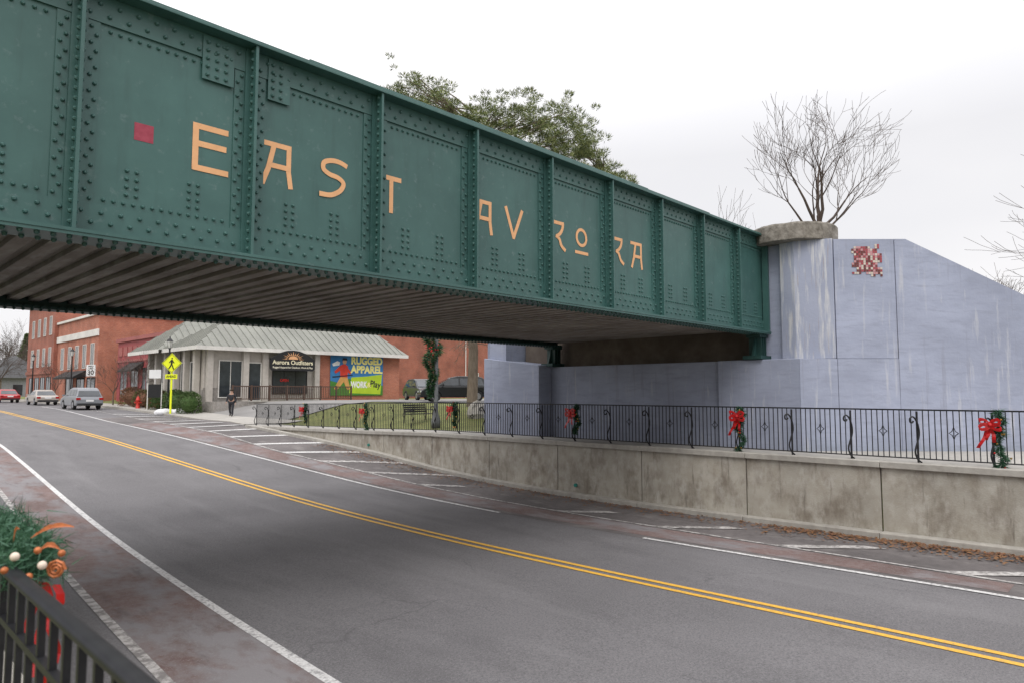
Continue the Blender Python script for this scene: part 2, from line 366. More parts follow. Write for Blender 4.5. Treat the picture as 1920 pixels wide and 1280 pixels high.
# sidewalks
ys1 = list(range(-20,37))
sheet('sidewalk', lambda y:[16.6, 17.2, 17.95 if y<19 else 18.2], lambda x,y: side(y), walk, ys1, kind='structure')
sheet('sidewalk', lambda y:[cb(y)+.12, 19, 20.0], lambda x,y: gh(x,y)+.06 , walk, list(range(36,121)), kind='structure')
sheet('curb', lambda y:[cb(y)-.05, cb(y)-.045, cb(y)+.13], lambda x,y: rz(cb(y),y)-.05 if x<cb(y)-.047 else side(y)+.035, cope, list(range(36,121)), kind='structure')
B = MB(); B.prism([(16.7,6.8),(16.7,-20),(34,-20),(27.4,-3.4),(18.1,6.6)], -1.52, -1.49); B.obj('sidewalk', walk, kind='structure')
B = MB(); B.prism([(20.5,2.5),(22.5,-20),(36,-20),(27.0,-3.9)], -1.49, -1.475); B.obj('asphalt_path', asphalt, kind='structure')
sheet('driveway', lambda y:[19.9,21,22,23,24,26,30,38,60], lambda x,y: gh(x,y)+.05, M('pale_asphalt',(.19,.185,.18),(.25,.24,.23),sc=20,rough=.9), list(range(38,50)), kind='structure')
sheet('parking_lot', lambda y:[26.5,30,38,60], lambda x,y: gh(x,y)+.04, M('lot_asphalt',(.13,.13,.132),(.16,.16,.16),sc=20,rough=.9), list(range(30,39)), kind='structure')
sheet('sidewalk', lambda y:[.1,.9], lambda x,y: -1.60, walk, [-12,0,12,30], kind='structure')

# far retaining wall
E = thing('retaining_wall', 'stained tan concrete retaining wall between sidewalk and sunken road', 'wall', (16.3,16,-3.1))
B = MB(); Bc = MB()
jy = [7.72-3.05*k for k in range(6,0,-1)] + [7.72+3.05*k for k in range(0,9)] + [34.9]
def wall_seg(B, xa, xb, ya, yb, zb, zt, step=1.0):
    n = max(1, int((yb-ya)/step)); 
    for i in range(n):
        p = ya+(yb-ya)*i/n; q = ya+(yb-ya)*(i+1)/n
        vs = [(xa,p,zb(p)),(xb,p,zb(p)),(xb,q,zb(q)),(xa,q,zb(q)),(xa,p,zt(p)),(xb,p,zt(p)),(xb,q,zt(q)),(xa,q,zt(q))]
        fs = [(4,5,6,7),(1,2,6,5),(3,0,4,7),(0,3,2,1)]
        if i == 0: fs.append((0,1,5,4))
        if i == n-1: fs.append((2,3,7,6))
        B.add(vs, fs)
for a,b in zip(jy, jy[1:]):
    wall_seg(B, 16.30+R.uniform(-.006,.006), 16.58, a+.016, b-.016, lambda q: rz(16.3,q)-.25, lambda q: side(q)-.12)
wall_seg(B, 16.38, 16.55, jy[0], jy[-1], lambda q: rz(16.3,q)-.24, lambda q: side(q)-.125)
B.obj('wall', conc, E, world=True)
for a,b in zip(jy, jy[1:]):
    wall_seg(Bc, 16.22, 16.66, a+.006, b-.006, lambda q: side(q)-.118, lambda q: side(q)+.015)
Bc.obj('coping', cope, E, world=True, bevel=.012)
B = MB()
for a,b in zip(jy, jy[1:]):
    wall_seg(B, 16.02, 16.295, a+.005, b-.005, lambda q: rz(16.1,q)-.2, lambda q: rz(16.1,q)+.13)
B.obj('curb', cope, kind='structure', bevel=.02)
for yy,zz in ((13.1,-2.78),(24.0,-2.15)):
    B = MB(); B.tube([(16.24,yy,zz),(16.4,yy,zz)], .055, n=10); B.obj('drain_pipe', teal, E, world=True)

E = thing('retaining_wall', 'concrete retaining wall carrying the near sidewalk', 'wall', (.5,10,-3.1))
B = MB(); B.box(.55,.9,-12,30,-3.3,-1.72); B.obj('wall', conc, E, world=True)
B = MB(); B.box(.5,.94,-12,30,-1.718,-1.59); B.obj('coping', cope, E, world=True)

# ------------------------------------------------------------------ leaves in the gutter
B = MB()
for i in range(4600):
    y = R.uniform(0,27)
    if R.random() < .4: y = R.uniform(0,7)
    x = 16.0-abs(R.gauss(0,.40)); x = max(x, 13.9)
    z = rz(x,y)+.024+R.uniform(0,.012); a = R.uniform(0,6.28); s_ = R.uniform(.018,.05)
    d = Vector((math.cos(a),math.sin(a),R.uniform(-.2,.2)))*s_; e = Vector((-math.sin(a),math.cos(a),R.uniform(-.3,.3)))*s_*.6
    p = Vector((x,y,z)); B.add([p-d,p+e,p+d,p-e],[(0,1,2,3)], 0 if R.random()<.7 else 1)
B.obj('fallen_leaves', [leafb, hedge2], kind='stuff', label='brown fallen leaves and twigs in the gutter')

# ------------------------------------------------------------------ bridge
BR = thing('railway_bridge', 'dark green riveted plate girder railway bridge with orange lettering', 'bridge', (9,8.15,1.6))
G = sub('girder', BR, (0,0,0)); G['label'] = 'green riveted girder face with orange lettering'
stx = [-.06+1.87*k for k in range(10)]
X0,X1 = -1.2,18.5
W = MB(); W.box(X0,X1,8.15,8.17,1.66,4.30)
FY = (0,-1,0)
W.box(X0,X1,8.124,8.149,1.70,1.98); W.box(X0,X1,8.124,8.149,3.98,4.28)
for k in range(int((X1-X0)/.095)):
    x = X0+.06+.095*k
    if min(abs(x-s) for s in stx) < .07: continue
    W.rivet((x,8.124,1.79 if k%2 else 1.90), FY, .019)
    W.rivet((x,8.124,4.18 if k%2 else 4.06), FY, .019)
for i,s in enumerate(stx):
    for sg in (-1,1):
        a,b = sorted((s+sg*.03, s+sg*.20)); W.box(a,b,8.134,8.1495,1.982,3.978)
        for k in range(22):
            z = 2.04+.089*k; W.rivet((s+sg*(.115 if k%2 else .165),8.134,z), FY, .017)
    nx = s+1.87 if i < 9 else X1
    if nx-s > 1.5:
        for cx in (s+.52, s+.62, s+1.18, s+1.28):
            for k in range(4): W.rivet((cx,8.15,2.15+.09*k), FY, .018)
        for k in range(14):
            W.rivet((s+.30+.098*k,8.15,2.05), FY, .017); W.rivet((s+.30+.098*k,8.15,3.91), FY, .017)
for x0,x1,z0,z1 in ((3.08,3.46,3.72,4.26),(3.9,4.2,3.72,4.26)):
    W.box(x0,x1,8.108,8.1235,z0,z1)
    nx_ = max(1,int((x1-x0)/.11)); nz_ = int((z1-z0)/.1)
    for a in range(nx_):
        for b in range(nz_): W.rivet((x0+.06+a*.11,8.108,z0+.06+b*.1), FY, .019)
W.obj('web', green, G, world=True)
F = MB(); F.box(X0,X1,7.93,8.40,4.282,4.318); F.box(X0,X1,7.95,8.38,4.32,4.35); F.box(4.4,15.2,7.97,8.36,4.352,4.38); F.box(7,12.5,7.99,8.34,4.382,4.405)
F.obj('top_flange', green, G, world=True, bevel=.006)
F = MB(); F.box(X0,X1,7.93,8.42,1.625,1.66); F.box(X0,X1,7.94,8.41,1.59,1.623); F.box(X0,X1,8.10,8.149,1.661,1.70)
for k in range(int((X1-X0)/.14)):
    x = X0+.05+.14*k
    F.rivet((x,8.02,1.59),(0,0,-1),.020,.017); F.rivet((x+.07,8.33,1.59),(0,0,-1),.020,.017)
F.obj('bottom_flange', green, G, world=True)
for s in stx:
    B = MB(); B.box(s-.018,s+.018,7.955,8.123,1.662,4.28)
    B.box(s-.075,s-.0185,8.108,8.1235,1.702,4.279); B.box(s+.0185,s+.075,8.108,8.1235,1.702,4.279)
    for k in range(24):
        z = 1.74+.108*k; B.rivet((s-.018,8.03,z), (-1,0,0), .019); B.rivet((s+.018,8.03,z), (1,0,0), .019)
    B.obj('stiffener', green, G, world=True)
B = MB(); B.box(18.42,18.5,7.96,8.123,1.662,4.28); B.obj('stiffener', green, G, world=True)
def stroke(B, pts, w, y=8.146, ext=.3):
    n = len(pts)
    for i in range(n-1):
        a = Vector(pts[i]); b = Vector(pts[(i+1)%n]); d = (b-a).normalized(); nn = Vector((-d.y,d.x))*w/2
        a2 = a-d*w*ext if i > 0 else a
        b2 = b+d*w*ext if i < n-2 else b
        yy = y-.0002*i
        p = [a2-nn,b2-nn,b2+nn,a2+nn]
        B.add([(q[0],yy,q[1]) for q in p], [(0,1,2,3)])
def smooth(pts, k=5):
    P = [Vector(p) for p in pts]; out = []
    for i in range(len(P)-1):
        p0 = P[max(0,i-1)]; p1 = P[i]; p2 = P[i+1]; p3 = P[min(len(P)-1,i+2)]
        for j in range(k):
            t = j/k; out.append(tuple(.5*((2*p1)+(p2-p0)*t+(2*p0-5*p1+4*p2-p3)*t*t+(3*p1-p0-3*p2+p3)*t**3)))
    out.append(tuple(P[-1])); return out
def letter(strokes, w=.066):
    B = MB()
    for j,st in enumerate(strokes): stroke(B, st, w, 8.146-.0012*j, .3 if len(st) < 8 else .12)
    B.obj('letter', orange, G, world=True)
def Aat(x): return [[(x-.02,3.165),(x+.41,3.165)],[(x+.375,3.14),(x+.375,2.85),(x+.41,2.63)],[(x+.165,3.14),(x+.10,2.85),(x+.02,2.63)],[(x+.10,2.89),(x+.38,2.89)]]
letter([[(3.01,3.14),(3.43,3.14)],[(3.045,3.165),(3.045,2.605)],[(3.07,2.93),(3.41,2.93)],[(3.02,2.635),(3.44,2.635)]],.07)
letter(Aat(3.85))
letter([smooth([(5.10,3.13),(4.98,3.165),(4.85,3.16),(4.74,3.11),(4.73,3.02),(4.82,2.965),(4.96,2.94),(5.04,2.88),(5.01,2.79),(4.93,2.72),(4.83,2.675),(4.67,2.665)])])
letter([[(5.61,3.14),(6.03,3.14)],[(5.85,3.12),(5.85,2.62)]],.07)
letter(Aat(7.50))
letter([[(8.25,3.20),(8.45,2.68),(8.67,3.20)]])
def Rat(x): return [[(x+.0,3.16),(x+.38,3.16)],smooth([(x+.35,3.16),(x+.33,3.06),(x+.26,2.96),(x+.15,2.89)],4),smooth([(x+.14,2.91),(x+.24,2.86),(x+.30,2.74),(x+.42,2.655)],4)]
letter(Rat(9.44))
letter([[(10.35+.15*math.cos(a*math.pi/12),2.99+.155*math.sin(a*math.pi/12)) for a in range(25)],[(10.15,2.69),(10.56,2.69)]],.06)
letter(Rat(11.35))
letter(Aat(12.04))
B = MB(); B.quad((2.385,8.147,2.79),(2.585,8.147,2.79),(2.585,8.147,2.99),(2.385,8.147,2.99)); B.obj('painted_square', maroon, G, world=True)
G2 = sub('girder', BR, (0,0,0)); G2['label'] = 'rear plain green riveted girder'
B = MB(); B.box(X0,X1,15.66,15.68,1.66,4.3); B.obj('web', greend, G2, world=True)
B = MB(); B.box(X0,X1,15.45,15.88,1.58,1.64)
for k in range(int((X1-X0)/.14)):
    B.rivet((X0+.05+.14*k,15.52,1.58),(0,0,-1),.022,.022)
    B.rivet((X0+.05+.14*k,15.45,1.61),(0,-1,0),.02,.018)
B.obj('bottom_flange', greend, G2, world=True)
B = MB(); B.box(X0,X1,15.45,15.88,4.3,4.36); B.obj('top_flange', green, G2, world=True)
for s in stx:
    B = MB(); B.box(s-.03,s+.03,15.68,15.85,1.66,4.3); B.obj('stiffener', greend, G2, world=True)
B = MB(); x = X0+.1
while x < 18.6:
    B.box(x,x+.18,8.20,15.64,1.73,1.80); x += .33
B.box(X0,18.5,8.2,15.64,1.801,2.12)
B.obj('deck', deck_m, BR, world=True, bevel=.010)
B = MB(); B.box(X0,18.5,8.2,15.64,2.122,3.7); B.obj('ballast_bed', ballast, BR, world=True)
for yy in (8.24,15.66):
    B = MB()
    B.prismy([(17.95,1.0),(18.55,1.0),(18.45,1.45),(18.45,1.575),(18.1,1.575),(18.1,1.45)], yy-.03, yy+.03)
    B.box(17.9,18.55,yy-.26,yy+.26,.90,.998); B.box(18.0,18.5,yy-.2,yy+.2,1.50,1.578)
    for q in (18.15,18.28,18.42): B.box(q-.015,q+.015,yy-.18,yy+.18,.999,1.499)
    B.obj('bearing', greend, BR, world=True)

# ------------------------------------------------------------------ far abutment
A = thing('bridge_abutment', 'periwinkle painted concrete bridge abutment with sloping wing walls', 'abutment', (18.5,10,-1.5))
B = MB()
B.prism([(18.12,9.31),(18.12,15.66),(20,15.66),(20,9.31)], -2, .88)
B.prism([(18.0,7.0),(18.0,9.30),(20,9.30),(20,7.0)], -2, .885)
B.prism([(17.5,15.67),(17.5,18.4),(20,18.4),(20,15.67)], -2, [.93,1.25,1.25,.93])
B.obj('wall', blue, A, world=True, bevel=.015)
def wp(t, o=0): return (18+.6958*t+.7182*o, 7-.7182*t+.6958*o)
B = MB()
B.prism([wp(0,-.012),wp(.985,-.012),wp(.985,.6),wp(.0,.6)], -2, .875)
B.prism([wp(1.0,-.01),wp(2.59,-.01),wp(2.59,.6),wp(1.0,.6)], -2, .875)
B.prism([wp(1.0,.01),wp(2.59,.01),wp(2.59,.6),wp(1.0,.6)], .885, 4.03)
B.prism([wp(2.605,0),wp(2.9,0),wp(2.9,.6),wp(2.605,.6)], -2, 4.03)
zt = lambda t: 4.03-.487*(t-2.9)
B.prism([wp(2.9,0),wp(14.2,0),wp(14.2,.6),wp(2.9,.6)], -2, [zt(2.9),zt(14.2),zt(14.2),zt(2.9)])
B.prism([wp(.1,.05),wp(3,.05),wp(3,.55),wp(.1,.55)], -2, .87)
B.obj('wing_wall', blue, A, world=True)
B = MB(); fw = lambda t,o=0: (17.7+.69*t-.72*o, 18.4+.72*t+.69*o)
B.prism([fw(0),fw(12),(fw(12)[0]+.6,fw(12)[1]-.5),(18.4,18.0)], -2, [4.0,-1,-1,4.0]); B.obj('wing_wall', blue, A, world=True)
B = MB(); B.prism([(18.40,7.60),(18.34,7.2),(18.655,6.30),(19.6,6.8),(19.5,7.64),(18.56,7.64)], .887, 4.05)
B.obj('pilaster', bluep, A, world=True)
B = MB(); B.prism([(17.75,17.5),(17.75,18.4),(19,18.4),(19,17.5)], .9, 4.05); B.obj('pilaster', blue, A, world=True)
B = MB(); B.prism([(18.56,7.65),(18.56,8.6),(19.4,8.6),(19.4,7.65)], .887, 4.14); B.obj('backwall', blue, A, world=True)
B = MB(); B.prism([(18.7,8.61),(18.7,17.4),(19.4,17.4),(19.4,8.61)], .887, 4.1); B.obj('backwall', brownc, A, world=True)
B = MB()
def capprof(n=60):
    vs = []; prf = [(1.13,4.055),(1.16,4.07),(1.165,4.2),(1.16,4.34),(1.165,4.48),(1.14,4.515),(1.0,4.53),(.6,4.545),(.2,4.55)]
    rr = random.Random(3); off = [rr.uniform(-.014,.012) for _ in range(n)]
    for j,(r,z) in enumerate(prf):
        for k in range(n):
            a = 2*math.pi*k/n; q = r+off[k]*(1 if j else .3)+rr.uniform(-.008,.008); vs.append((19.12+q*math.cos(a), 7.53+q*math.sin(a), z+rr.uniform(-.01,.01)))
    fs = []
    for i in range(len(prf)-1):
        for k in range(n): fs.append((i*n+k, i*n+(k+1)%n, (i+1)*n+(k+1)%n, (i+1)*n+k))
    fs.append(tuple(range(n))[::-1]); fs.append(tuple(range((len(prf)-1)*n, len(prf)*n)))
    return vs, fs
B.add(*capprof()); B.obj('capstone', capm, A, world=True)
# plain generic patch of tiles on the wing wall
B = MB(); tiles = [M('mosaic_pink_tile',(.55,.28,.29),rough=.4), M('mosaic_red_brown_tile',(.17,.045,.04),rough=.4), M('mosaic_cream_tile',(.62,.54,.46),rough=.4), M('mosaic_rose_tile',(.36,.07,.08),rough=.4)]
gw = .062; rt = random.Random(12)
cut = [[rt.choice([0,0,1,1,2]) for _ in range(7)] for _ in range(4)]
for i in range(13):
    for j in range(14):
        if j < cut[0][i//2] or 13-j < cut[1][i//2] or i < cut[2][j//2] or 12-i < cut[3][j//2]: continue
        t0 = 1.46+i*gw; z0 = 3.03+j*gw; e = .006
        a = wp(t0,-.005); b = wp(t0+gw-e,-.005); mi = rt.choice([0,1,2,1,3,3,1,0] if (i//3+j//4)%2 else [2,2,0,3,1])
        B.quad((a[0],a[1],z0),(b[0],b[1],z0),(b[0],b[1],z0+gw-e),(a[0],a[1],z0+gw-e), mi)
B.obj('mosaic', tiles, A, world=True, label='patch of small pink, red and cream tiles')
A2 = thing('bridge_abutment', 'periwinkle painted concrete abutment beside the near sidewalk', 'abutment', (-1.5,12,-1.6))
B = MB(); B.box(-3,-.7,7.6,16.2,-2,1.5); B.obj('wall', blue, A2, world=True)
B = MB(); B.box(-3,-1.25,7.6,16.2,1.501,4.1); B.obj('backwall', blue, A2, world=True)

# embankment
B = MB(); o = .35
P = [(19.0,7.0,3.9),(19.6+o,5.4+o,3.9),(120,5.4,3.9),(120,18.6,3.9),(19.4,18.2,3.9),(28.2,-2.9,-1.9),(120,-2.9,-1.9),(28.4,26.8,-1.9),(120,26.8,-1.9)]
B.add(P, [(0,1,2,3,4),(1,5,6,2),(4,3,8,7)]); B.obj('embankment', dirt, kind='structure')

# ------------------------------------------------------------------ far metal railing
RL = thing('metal_railing', 'black wrought iron railing with scroll posts along raised sidewalk', 'railing', (16.55,16,-1.5))
XR = 16.55
def rail(zo, hw, hh, name):
    B = MB(); ys = list(range(-3,35))+[34.9]
    for a,b in zip(ys, ys[1:]):
        za,zb_ = side(a)+zo, side(b)+zo
        B.add([(XR-hw,a,za-hh),(XR+hw,a,za-hh),(XR+hw,b,zb_-hh),(XR-hw,b,zb_-hh),(XR-hw,a,za+hh),(XR+hw,a,za+hh),(XR+hw,b,zb_+hh),(XR-hw,b,zb_+hh)],
              [(0,3,2,1),(4,5,6,7),(1,2,6,5),(3,0,4,7)])
    B.obj(name, black, RL, world=True)
rail(1.13,.026,.016,'top_rail'); rail(.10,.014,.012,'bottom_rail')
bay = 1.335; nb = 28
pm = MB(); pm.box(-.0085,.0085,-.0085,.0085,.10,1.12)
post = MB()
post.tube([(0,0,.0),(0,0,.3),(0,0,1.1)], .022, n=6)
post.tube([(p[0]*.8,-p[0]*.75-.08,p[1]) for p in smooth([(-.02,.02),(-.10,.10),(-.14,.25),(-.10,.42),(-.05,.6),(-.06,.78),(-.11,.93),(-.17,.99),(-.22,.95),(-.22,.88),(-.18,.86),(-.155,.9)],3)], .018, n=6)
orn = MB()
orn.tube([(0,-.085,.66),(0,-.03,.70),(0,0,.80),(0,.03,.70),(0,.085,.66),(0,.03,.62),(0,0,.52),(0,-.03,.62),(0,-.085,.66)], .009, n=4)
posts0 = None; orn0 = None; pick0 = None; pickets = []
for i in range(nb):
    y = 34.7-bay*i
    if y < -2: break
    loc = (XR-RL.location[0], y-RL.location[1], side(y)-RL.location[2])
    if posts0 is None: posts0 = post.obj('post', black, RL, loc=loc)
    else:
        c = posts0.copy(); col.objects.link(c); c.parent = RL; c.location = loc
    yc = y-bay/2
    loc = (XR-RL.location[0], yc-RL.location[1], side(yc)-RL.location[2])
    if orn0 is None: orn0 = orn.obj('ornament', black, RL, loc=loc)
    else:
        c = orn0.copy(); col.objects.link(c); c.parent = RL; c.location = loc
    for k in range(1,12): pickets.append(y-bay*k/12)
pickets.sort(key=lambda q: abs(q-2)); pickets = [p for p in pickets if p > -1.5]
vis = [p for p in pickets if p > 1.5]
for p in vis[:100]:
    loc = (XR-RL.location[0], p-RL.location[1], side(p)-RL.location[2])
    if pick0 is None: pick0 = pm.obj('picket', black, RL, loc=loc)
    else:
        c = pick0.copy(); col.objects.link(c); c.parent = RL; c.location = loc
B = MB()
for p in vis[100:]+[p for p in pickets if p <= 1.5]:
    z = side(p); B.box(XR-.0085,XR+.0085,p-.0085,p+.0085,z+.10,z+1.12)
B.obj('pickets', black, RL, world=True, kind='stuff')

# near metal railing
NR = thing('metal_railing', 'black iron railing with rounded top rail beside the near sidewalk', 'railing', (.43,2,-1.6))
B = MB(); B.box(.411,.449,-2,6,-.520,-.490); B.obj('top_rail', black, NR, world=True, bevel=.0135, seg=4, smooth=True)
B = MB(); B.box(.42,.44,-2,6,-.655,-.637); B.obj('middle_rail', black, NR, world=True)
B = MB(); B.box(.415,.445,-2,6,-1.50,-1.475); B.obj('bottom_rail', black, NR, world=True)
pn = MB(); pn.box(-.008,.008,-.008,.008,.10,1.085); p0 = None
for k in range(68):
    y = -1.9+.115*k; loc = (0,y-2,0)
    if p0 is None: p0 = pn.obj('picket', black, NR, loc=loc)
    else:
        c = p0.copy(); col.objects.link(c); c.parent = NR; c.location = loc
for y in (-.2,1.36,3.6,5.2):
    B = MB(); B.box(-.018,.018,-.018,.018,.0,1.085)
    B.tube([(p[0],0,p[1]) for p in smooth([(.03,.05),(.10,.3),(.05,.6),(.05,.82),(.09,.96),(.15,1.01),(.195,.97),(.19,.90),(.15,.88)],4)], .013, n=8)
    B.obj('post', black, NR, loc=(0,y-2,0))

# ------------------------------------------------------------------ garlands
def ribbon(B, pts, wv, mi=0):
    wv = Vector(wv)
    for a,b in zip(pts, pts[1:]):
        a = Vector(a); b = Vector(b); B.add([a-wv,b-wv,b+wv,a+wv],[(0,1,2,3)],mi)
def bowmesh(B, c, s=1.0, tails=((1,.46),(-.3,.34),(.35,.30)), f=-1):
    for sg in (-1,1):
        for ang in (.5,-.35):
            pts = []
            for t in range(11):
                q = math.pi*2*t/10; rx = .13*(1-math.cos(q))/2*1.5; rzz = .05*math.sin(q)
                yy = sg*(rx*math.cos(ang)-rzz*math.sin(ang)); zz = rx*math.sin(ang)+rzz*math.cos(ang)
                pts.append((c[0]+f*s*.03*math.sin(q*.5), c[1]+s*yy, c[2]+s*zz))
            ribbon(B, pts, (.035*s,0,.0)); ribbon(B, [(p[0]+f*.03*s,p[1],p[2]) for p in pts], (.0,.012*s,.03*s))
    B.ball((c[0]+f*.03*s,c[1],c[2]), .045*s, 8,6)
    for sg,l in tails:
        ribbon(B, [(c[0]+f*.02-.02*math.sin(t*1.7)*s, c[1]+s*(sg*.035*t+.012*math.sin(t*1.3)), c[2]-s*l*t/6) for t in range(7)], (.008*s,.034*s,.0))
def make_garland(loc, label, seed, form=0):
    rr = random.Random(seed)
    g = thing('garland', label, 'garland', loc, 'garlands with red bows hung on the railing')
    B = MB()
    sp = [(rr.uniform(-.03,.03), rr.uniform(-.05,.05)+.05*math.sin(t*.9+seed), (.02 if form==0 else .25)+(1.13 if form==0 else .9)*t/12) for t in range(13)]
    for i in range(12):
        a = Vector(sp[i]); b = Vector(sp[i+1]); wide = .14 if i in (0,6,7,8,9,10,11) else .11
        wide *= rr.uniform(.8,1.2)
        for k in range(130):
            p = a.lerp(b, rr.random()); an = rr.uniform(0,6.28)
            d = Vector((math.cos(an), math.sin(an), rr.uniform(-.9,.4)))
            B.tri(p+d*.02, wide*rr.uniform(.6,1.1), .016, d, 0 if rr.random()<.7 else 1)
    for k in range(9):
        i = rr.randrange(13); p = sp[i]; an = rr.uniform(1.5,5.2)
        B.ball((p[0]+.08*math.cos(an), p[1]+.08*math.sin(an), p[2]), .022, 7,5, rr.choice([2,2,3]))
    B.obj('foliage', [garl1,garl2,gold,bowred], g)
    B = MB(); bowmesh(B, (-.13,.06+rr.uniform(-.05,.06),.86+rr.uniform(-.06,.05)), rr.uniform(.85,1.08))
    B.obj('bow', bowred, g)
    return g
for i,(y,lb) in enumerate([(2.55,'large evergreen garland with red bow on railing post'),(7.95,'evergreen garland with red bow and gold ribbon'),
        (13.25,'evergreen garland with red bow'),(18.9,'evergreen garland with red bow'),(24.6,'evergreen garland with red bow'),(29.6,'evergreen garland with red bow')]):
    make_garland((XR-.03, y, side(y)+.0), lb, 3+i*5, 0 if i in (0,1,4) else 1)
# near garland draped over the near rail
g = thing('garland', 'evergreen garland with copper leaves, ornaments and red ribbon', 'garland', (.44,2.75,-.5), 'garlands with red bows hung on the railing')
B = MB(); rr = random.Random(5)
for k in range(7600):
    t = rr.random(); p = Vector((.045+rr.gauss(0,.035), -.40+.80*t, rr.gauss(0.015,.030)))
    an = rr.uniform(0,6.28); d = Vector((math.cos(an),rr.uniform(-.8,.8),math.sin(an)+.1))
    B.tri(p, rr.uniform(.035,.07), .004, d, 0 if rr.random()<.6 else 1)
B.obj('foliage', [garl1,garl2], g)
def leaf(p, d, L, w):
    B = MB(); p = Vector(p); d = Vector(d).normalized(); u = d.cross(Vector((.6,.5,-.6))).normalized(); nn = d.cross(u)
    prev = None
    for i in range(11):
        t = i/10; c = p+d*L*t+Vector((0,0,.018*math.sin(t*3))); ww = w*math.sin(math.pi*(t*.96+.02))**.8*(1+.15*math.sin(i*2.1))
        cur = (c-u*ww+nn*ww*.5, c, c+u*ww+nn*ww*.5)
        if prev: B.add([prev[0],prev[1],prev[2],cur[0],cur[1],cur[2]],[(0,3,4,1),(1,4,5,2)])
        prev = cur
    B.obj('copper_leaf', copper, g)
leaf((.03,-.38,.085),(.74,-.62,.22),.12,.008); leaf((.04,-.42,.05),(.75,-.6,.05),.06,.008); leaf((-.01,-.38,.08),(.1,-.5,.6),.05,.007)
B = MB()
B.tube([(.075+(.027-.0011*t)*math.cos(t*.75)*.70, -.47-(.027-.0011*t)*math.cos(t*.75)*.70, .005+(.027-.0011*t)*math.sin(t*.75)) for t in range(22)], .0045, n=6)
B.obj('copper_curl', copper, g)
for p in ((.04,-.48,.025),(-.02,-.46,.055)):
    B = MB(); B.ball(p,.012,14,9); B.obj('ornament', pearl, g, smooth=True)
for p in ((.03,-.47,.065),(.01,-.48,.0),(.085,-.48,.05),(-.04,-.45,.02)):
    B = MB(); B.ball(p,.010,12,8); B.obj('ornament', copper, g, smooth=True)
for q,l,xx in ((-.36,.34,.075),(-.30,.28,.06),(-.42,.22,.09)):
    B = MB(); ribbon(B, [(xx+.010*math.sin(t), q+.012*math.sin(t*1.4+q*9), -.05-l*t/9) for t in range(10)], (.009,-.008,0))
    B.obj('ribbon', bowred, g)

# ------------------------------------------------------------------ trees
def grow(B, p, d, L, r, lev, rr, up=.1, kids=4, spread=.7, rmin=.005, dec=(.6,.82)):
    n = 4; pts = [p]; rads = [r]; dirs = [d]
    for i in range(n):
        d = (d+Vector((rr.gauss(0,.12),rr.gauss(0,.12),rr.gauss(0,.06)+up*.35))).normalized(); p = p+d*(L/n)
        pts.append(p); rads.append(max(rmin, r*(1-.5*(i+1)/n))); dirs.append(d)
    B.tube(pts, rads, n=7 if r > .05 else (4 if r > .015 else 3), cap=False)
    if lev <= 0: return
    for j in range(kids):
        i = n if j == 0 else rr.randint(1,n); dd = dirs[i]
        ax = dd.orthogonal().normalized(); ax.rotate(Matrix.Rotation(rr.uniform(0,6.28),3,dd))
        nd = dd.copy(); nd.rotate(Matrix.Rotation(rr.uniform(.35,1.0)*spread*(.4 if j==0 else 1),3,ax))
        grow(B, pts[i], nd, L*rr.uniform(*dec), max(rmin, rads[i]*(.8 if j==0 else .6)), lev-1, rr, up, kids, spread, rmin, dec)
def bare_tree(loc, label, H, seed, r=.12, lev=5, up=.1, kids=4, spread=.75, rmin=.006, group=None):
    rr = random.Random(seed); e = thing('bare_tree', label, 'tree', loc, group)
    B = MB(); T = MB(); tl = H*.28
    T.tube([(0,0,-.2),(rr.uniform(-.03,.03),0,tl*.5),(0,rr.uniform(-.05,.05),tl)], [r*1.2,r,r*.85], n=8, cap=False)
    T.obj('trunk', bark, e)
    for k in range(4):
        a = k*1.57+rr.uniform(-.4,.4)
        grow(B, Vector((0,0,tl*rr.uniform(.75,1))), Vector((.5*math.cos(a),.5*math.sin(a),1)).normalized(), H*.3, r*.55, lev-1, rr, up, kids, spread, rmin)
    B.obj('crown', twigm, e)
    return e
# open vase shaped tree behind the capstone
tx,ty = CW(.458*20.6, 20.6)
e = thing('bare_tree', 'leafless young tree with open spreading branches behind the capstone', 'tree', (tx,ty,3.9))
rr = random.Random(41); T = MB(); T.tube([(0,0,-.3),(0,0,.3),(.03,0,.9),(.0,.02,1.5)], [.13,.10,.085,.07], n=9, cap=False); T.obj('trunk', twigm, e)
B = MB(); rv = Vector((S,-C,0)); fv = Vector((C,S,0))
for (z,lr,lf,L_,r_,up_) in ((.75,-1.6,.1,1.5,.05,.42),(1.0,-.8,-.5,1.5,.055,.22),(1.45,-.18,.2,1.5,.06,.08),(1.3,.35,-.3,1.5,.055,.12),(1.0,.95,.3,1.45,.05,.25),(.85,1.6,-.3,1.3,.042,.40),(1.45,.1,.6,1.3,.04,.12)):
    grow(B, Vector((0,0,z)), (rv*lr+fv*lf+Vector((0,0,1))).normalized(), L_, r_, 4, rr, up_, 3, .85, .0052, (.62,.84))
B.obj('crown', twigm, e)
gp = 'leafless background trees'
for (px,d,z,H,sd_) in ((1352,62,4,16,2),(1312,72,4,17.5,3),(1885,46,0,8.6,4),(1840,58,0,11,6),(1800,70,0,13.5,8),(20,120,-1,12,11),(40,135,-1,13,12),(2,110,-1,11,13)):
    u = (px-960)/1280; X,Y = CW(u*d, d)
    bare_tree((X,Y,z if z<0 else gh(X,Y)), 'leafless grey-brown tree beyond the embankment', H, sd_, r=.2, lev=5, up=.08, kids=4, spread=.8, rmin=.012, group=gp)
X,Y = CW(.985*28,28); bare_tree((X,Y,-1.5), 'tall leafless tree with thin drooping twigs', 13, 31, r=.18, lev=5, kids=3, spread=.9, rmin=.008)
def onX(px, X):
    u = (px-960)/1280; return X*(S-u*C)/(C+u*S)
